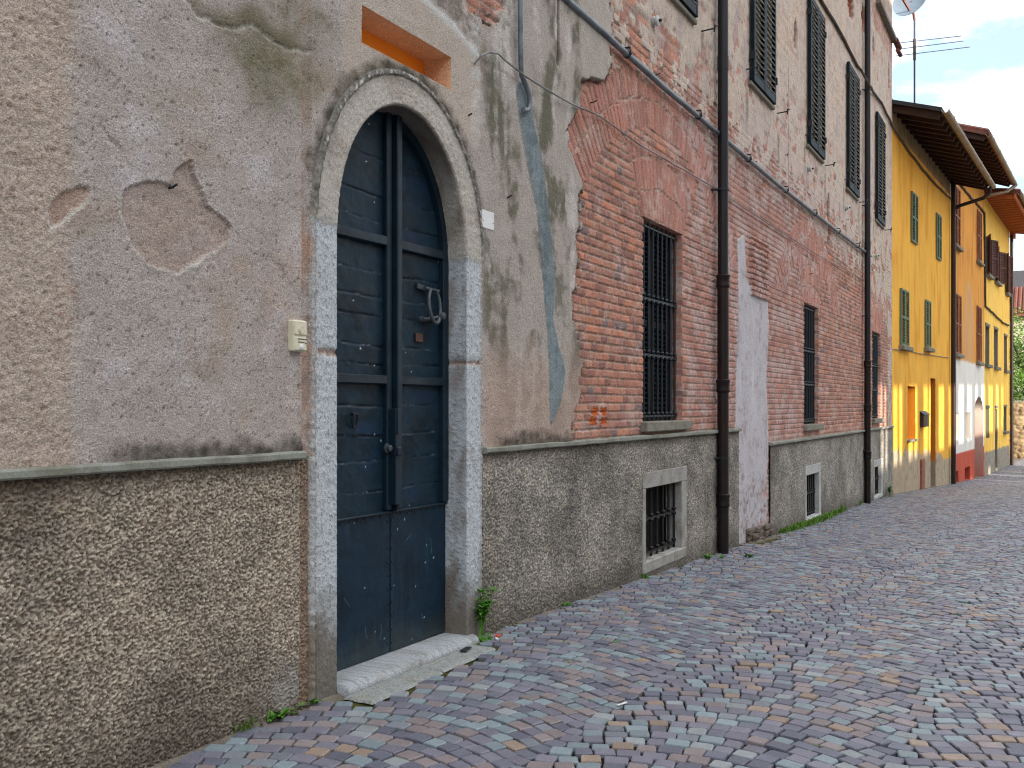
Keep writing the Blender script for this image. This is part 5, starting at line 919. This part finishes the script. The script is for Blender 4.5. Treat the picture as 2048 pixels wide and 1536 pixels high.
weed(1414, 1116, .10, 14, 'spreading weed just left of the thick drainpipe foot', 'rosette', None, -.10); weed(1497, 1128, .10, 12, 'weed between the cobbles out from the whitewashed strip', 'rosette', None, -.42); weed(1440, 1110, .08, 10, 'small weed on the paving in front of the thick drainpipe', 'rosette', None, -.2)
weed(1685, 1030, .22, 34, 'clump of grass at the wall foot past the second cellar window', 'grass', M_grass); weed(1720, 1012, .16, 30, 'clump of grass beside the foot of the far drainpipe', 'grass', M_grass); weed(1778, 996, .22, 10, 'leafy weed where the old wall meets the yellow house', 'tall', None, -.1)
mb = MB()
for i in range(2600):
    t = random.betavariate(1.4, 1.6); u = 12.45 + 4.6 * t; yy = -.03 - abs(random.gauss(0, .07)) * (1 - abs(t - .45)); a = random.uniform(-math.pi, math.pi); leafblade(mb, (u, yy, float(gz(u))), (math.cos(a) * .5, math.sin(a) * .4 - .15, 1), random.uniform(.05, .13), .010, .3)
o = mb.build('grass_strip', M_grass); o['kind'] = 'stuff'; tag(o, 'strip of bright green grass along the wall foot by the second cellar window', 'grass')
mb = MB()
for i in range(420):
    x = random.uniform(4.0, 24); y = -random.uniform(.15, 3.6) if random.random() < .7 else -random.uniform(.1, 1.0)
    for j in range(random.randint(3, 8)): a = random.uniform(-math.pi, math.pi); leafblade(mb, (x + random.gauss(0, .012), y + random.gauss(0, .012), float(gz(x)) - .006), (math.cos(a), math.sin(a), .55), random.uniform(.012, .035), .008, .3)
o = mb.build('joint_weeds', M_weed); o['kind'] = 'stuff'; tag(o, 'tiny green weeds sprouting in the joints of the cobbles', 'weeds')
mb = MB()
for i in range(1500):
    x = random.uniform(1.2, 22.8); x = x if random.random() < .5 else 1.2 + (x - 1.2) * .45
    if UC - .8 < x < UC + .8 or fbm(np.array([x]), np.array([0.0]), 1.3, 3, 330)[0] < -.05 + .3 * random.random(): continue
    y = -.035 - abs(random.gauss(0, .022)); r = random.uniform(.005, .014); mb.lathe([(r * .5, -.3 * r), (r, .1 * r), (r * .8, .6 * r), (r * .2, .95 * r)], (x, y, float(gz(x)) - .001 + random.uniform(-.003, .004)), 'z', 6)
o = mb.build('moss', mat('dark_moss', lin(84, 84, 56), .95, var=.4, vscale=12, fine=120, fvar=.4, bump=.6, bscale=120, bdist=.004, col2=lin(92, 84, 74)), None, True); o['kind'] = 'stuff'; tag(o, 'dark moss and grit gathered along the foot of the old wall', 'moss')
# litter
p = hit(995, 1268, (0, 0, .012), np.array([0, 0, 1.0])); mb = MB(); mb.box(-.02, .02, -.012, .012, 0, .012, .004, .003); o = mb.build('scrap', M_red); o.location = (p[0], p[1], float(gz(p[0])) + .004); tag(o, 'scrap of red litter on the paving beside the tall weed', 'litter')
mb = MB(); mb.box(-.022, .02, -.01, .01, 0, .010, .003, .003); o = mb.build('scrap', M_paper); o.location = (p[0] - .06, p[1] - .03, float(gz(p[0])) + .004); o.rotation_euler = (0, 0, .7); tag(o, 'scrap of white litter next to the red one by the tall weed', 'litter')
p = hit(932, 1298, (0, 0, .006), np.array([0, 0, 1.0])); mb = MB(); mb.box(-.05, .05, -.018, .018, 0, .008, .003, .003); o = mb.build('scrap', M_litter); o.location = (p[0], p[1], float(gz(p[0])) + .009); o.rotation_euler = (0, 0, .2); tag(o, 'dark flattened scrap lying on the granite slab', 'litter')
p = hit(1244, 1409, (0, 0, .0), np.array([0, 0, 1.0])); mb = MB(); mb.box(-.035, .035, -.006, .006, 0, .006, .002); o = mb.build('paper_strip', M_paper); o.location = (p[0], p[1], float(gz(p[0])) + .006); o.rotation_euler = (0, 0, -.3); tag(o, 'thin white paper strip on the cobbles in the middle of the street', 'litter')
# ------------------------------------------------------------------ end of the street
def rub(s, z):
    d1, d2, b = worley(s * 3.2, z * 4.6, 90); e = d2 - d1; nc = fbm(s, z, 7, 3, 91); c = mix(np.broadcast_to(lin(168, 148, 116), s.shape + (3,)), lin(128, 108, 84), b); c = c * (.8 + .4 * hash2(b * 9999, 3))[..., None]; c = mix(c, lin(120, 104, 82), (1 - ss(e, .03, .14)) * .6); c = mix(c, lin(96, 96, 62), ss(nc, .3, .7) * .4)
    return c, .10 * ss(e, .02, .35) * (.5 + .5 * b) + .02 * nc
SWX = 54.5; SW = empty('stone_wall', (SWX, 0, -1.35), math.radians(-90), 'sunlit rubble stone garden wall closing the end of the street', 'wall')
grid_wall('wall', arr((-6, 16, .06)), arr((-.2, 2.92, .06)), [], rub, M_stonewall, SW, None, 0)
mb = MB(); mb.box(-6, 16, .01, .5, -.2, 2.85); mb.box(-6.02, 16.02, -.06, .55, 2.85, 2.97, .02); mb.build('coping', M_stonewall if False else M_sill, SW)
def tree(x, y, z, rt, hc, rc, label, seed):
    rr = random.Random(seed); T = empty('tree', (x, y, z), 0, label, 'tree', 'trees behind the stone wall'); mb = MB(); mb.tube([(0, 0, 0), (.05, 0, hc * .35), (-.05, .05, hc * .7), (0, 0, hc)], [rt, rt * .8, rt * .6, rt * .3], 9)
    tips = []
    for i in range(15):
        a = rr.uniform(0, 6.28); e = rr.uniform(-.7, 1.3); q = Vector((math.cos(a) * math.cos(e), math.sin(a) * math.cos(e), math.sin(e))) * rc * rr.uniform(.6, .95) + Vector((0, 0, hc)); b = Vector((0, 0, hc * rr.uniform(.5, .95))); mb.tube([b, (b + q) / 2 + Vector((0, 0, .15)), q], [rt * .35, rt * .22, rt * .07], 6); tips += [q, (b * .35 + q * .65)]
    mb.build('trunk', M_bark, T, True); v = []; f = []
    mb = MB()
    for c in range(420):
        t = rr.choice(tips); cc = t + Vector((rr.gauss(0, 1), rr.gauss(0, 1), rr.gauss(0, .8))) * rc * .24
        for k in range(42):
            p = cc + Vector((rr.gauss(0, 1), rr.gauss(0, 1), rr.gauss(0, 1))) * rc * .085; a, b = Vector((rr.gauss(0, 1), rr.gauss(0, 1), rr.gauss(0, .6))).normalized(), Vector((rr.gauss(0, 1), rr.gauss(0, 1), rr.gauss(0, 1))).normalized(); b = (b - a * a.dot(b)).normalized(); s = rr.uniform(.05, .095); i0 = len(v)
            v += [p - a * s, p + b * s * .45, p + a * s, p - b * s * .45]; f.append((i0, i0 + 1, i0 + 2, i0 + 3))
    mb.add(v, f); mb.build('crown', M_leaf, T)
tree(58.0, -2.2, -1.3, .16, 4.3, 2.9, 'bright green leafy tree rising just behind the stone wall', 5)
tree(59.5, -9.5, -1.3, .16, 3.4, 3.0, 'second leafy tree farther along behind the stone wall', 6)
def far_house(x, y, lx, ly, hz, rh, mw, mr, label, name):
    B = empty(name, (x, y, -1.3), 0, label, 'house'); mb = MB(); mb.box(0, lx, 0, ly, 0, hz); mb.build('walls', mw, B)
    mb = MB(); o_ = .5; mb.add([(-o_, -o_, hz - .1), (-o_, ly + o_, hz - .1), (lx / 2, -o_, hz + rh), (lx / 2, ly + o_, hz + rh), (lx + o_, -o_, hz - .1), (lx + o_, ly + o_, hz - .1), (-o_, -o_, hz + .05), (-o_, ly + o_, hz + .05), (lx / 2, -o_, hz + rh + .15), (lx / 2, ly + o_, hz + rh + .15), (lx + o_, -o_, hz + .05), (lx + o_, ly + o_, hz + .05)], [(0, 1, 3, 2), (2, 3, 5, 4), (6, 8, 9, 7), (8, 10, 11, 9), (0, 6, 7, 1), (4, 5, 11, 10), (0, 2, 8, 6), (2, 4, 10, 8), (1, 7, 9, 3), (3, 9, 11, 5)]); rf = mb.build('roof', mr, B)
    if mr is M_tile:
        mb = MB(); yy = -o_ + .1
        while yy < ly + o_: mb.tube([(-o_ - .03, yy, hz + .08), (lx / 2, yy, hz + rh + .2)], .10, 6); yy += .24
        mb.build('tile_rows', M_tile, rf)
    for k in range(3):
        mb = MB(); yy = 1.2 + k * (ly - 2.4) / 2 - .4; mb.box(-.03, .02, yy, yy + .9, hz - 2.2, hz - .8); w = mb.build('window', M_dark, B); mb = MB(); mb.box(-.08, .0, yy - .1, yy + 1.0, hz - 2.3, hz - 2.2); mb.build('sill', M_sill, w)
    return B
far_house(66, -14, 7, 15.5, 8.2, 1.9, M_block, M_tile, 'pale house with a terracotta tiled roof behind the tree', 'tiled_house')
far_house(80, -16, 9, 19, 10.9, 2.2, M_block, M_slate, 'taller house with a dark slate roof behind the tiled one', 'slate_house')
# added off-frame building: shades the street, gallery gaps shaped to cast sun strips
OB_ = empty('added_shade_building', (0, -22, -1.0), 0, 'unseen tall building added opposite to shade the street and cast sun strips', 'building')
GA0, GA1, SLa, SLb = 7.35, 9.3, 4.9, 6.15
mb = MB(); X0, X1, g0, g1, TOP = -50, 36, GA0, GA1, 17.8
mb.box(X0, X1, -.6, 0, 0, SLa); mb.box(X0, 20, -.6, 0, SLa, SLb); mb.box(X0, X1, -.6, 0, SLb, g0); mb.box(X0, 7.6, -.6, 0, g0, g1); mb.box(X0, X1, -.6, 0, g1, TOP); mb.box(34.8, X1, -.6, 0, g0, g1); mb.build('facade', M_block, OB_)
x = 7.6; rr = random.Random(3)
while x < 34.6:  # added pillars, spaced to cut the sunlight into strips
    w = rr.uniform(.5, .95); mb = MB(); mb.box(x, x + w, -.6, 0, g0, g1); mb.build('pillar', M_block, OB_)
    gp = rr.uniform(.9, 1.6)
    if rr.random() < .6: mb = MB(); mb.box(x + w + gp * .5, x + w + gp * .5 + .14, -.4, -.2, g0, g1); mb.build('mullion', M_block, OB_)
    x += w + gp
x = 20.0
for gap0, gap1 in ((20.9, 21.5), (23.2, 24.1), (25.6, 26.0), (28.2, 29.3), (31.0, 31.6)):  # slits placed so sun streaks reach the far road
    mb = MB(); mb.box(x, gap0, -.6, 0, SLa, SLb); mb.build('pillar', M_block, OB_); x = gap1
mb = MB(); mb.box(x, 36, -.6, 0, SLa, SLb); mb.build('pillar', M_block, OB_)
for i in range(12):
    for j in range(3): mb = MB(); xx = -46 + i * 6.7; mb.box(xx, xx + 1.1, -.05, .02, 1.0 + j * 1.1, 1.9 + j * 1.1); mb.build('window', M_dark, OB_)
# ------------------------------------------------------------------ light, sky, camera
EL = math.radians(14); TR = Vector((.5 * math.cos(EL), .866 * math.cos(EL), -math.sin(EL)))
sd = bpy.data.lights.new('sun', 'SUN'); sd.energy = 3.0; sd.angle = math.radians(.55); sd.color = (1, .90, .76); so = bpy.data.objects.new('sun', sd); COL.objects.link(so); so.rotation_euler = TR.to_track_quat('-Z', 'Y').to_euler()
wd = bpy.data.worlds.new('World'); SC.world = wd; wd.use_nodes = True; nt = wd.node_tree; nt.nodes.clear(); L = nt.links.new
out = N(nt, 'ShaderNodeOutputWorld'); bg = N(nt, 'ShaderNodeBackground'); bg.inputs[1].default_value = .10; L(bg.outputs[0], out.inputs[0])
sk = N(nt, 'ShaderNodeTexSky'); sk.sky_type = 'NISHITA'; sk.sun_disc = False; sk.sun_elevation = EL; sk.sun_rotation = math.atan2(-TR.x, -TR.y); sk.air_density = 1.0; sk.dust_density = .5; sk.ozone_density = 2.0
tc = N(nt, 'ShaderNodeTexCoord'); mp = N(nt, 'ShaderNodeMapping'); mp.inputs['Scale'].default_value = (1, 1, 2.2); L(tc.outputs['Generated'], mp.inputs[0])
cn = N(nt, 'ShaderNodeTexNoise', Scale=3.1, Detail=6.0, Roughness=.55); L(mp.outputs[0], cn.inputs[0]); cr = N(nt, 'ShaderNodeMapRange'); cr.inputs[1].default_value = .45; cr.inputs[2].default_value = .70; cr.inputs[3].default_value = .12; L(cn.outputs[0], cr.inputs[0])
mx = N(nt, 'ShaderNodeMix', data_type='RGBA'); sx = N(nt, 'ShaderNodeSeparateXYZ'); L(tc.outputs['Generated'], sx.inputs[0]); me_ = N(nt, 'ShaderNodeMapRange'); me_.inputs[1].default_value = 0; me_.inputs[2].default_value = .8; me_.inputs[3].default_value = 4.3; me_.inputs[4].default_value = 20.5; L(sx.outputs[2], me_.inputs[0])
cc_ = N(nt, 'ShaderNodeVectorMath', operation='SCALE'); cc_.inputs[0].default_value = (1.0, .985, .965); L(me_.outputs[0], cc_.inputs['Scale']); L(cc_.outputs[0], mx.inputs[7]); L(cr.outputs[0], mx.inputs[0]); L(sk.outputs[0], mx.inputs[6]); L(mx.outputs[2], bg.inputs[0])
cd = bpy.data.cameras.new('camera'); co = bpy.data.objects.new('camera', cd); COL.objects.link(co); co.location = tuple(CAM); co.rotation_euler = (math.radians(90), 0, TH - math.radians(90)); cd.sensor_width = 36; cd.lens = F / 2048 * 36; cd.shift_y = (HY - 768) / 2048; cd.clip_start = .05; cd.clip_end = 1500; SC.camera = co
SC.cycles.use_denoising = True; SC.cycles.denoising_prefilter = 'NONE'; SC.cycles.denoising_input_passes = 'RGB_ALBEDO_NORMAL'; SC.cycles.pixel_filter_type = 'BLACKMAN_HARRIS'; SC.cycles.filter_width = 1.15; SC.cycles.max_bounces = 6
SC.view_settings.view_transform = 'Standard'; SC.view_settings.look = 'None'; SC.view_settings.gamma = 1; SC.view_settings.exposure = 1.6
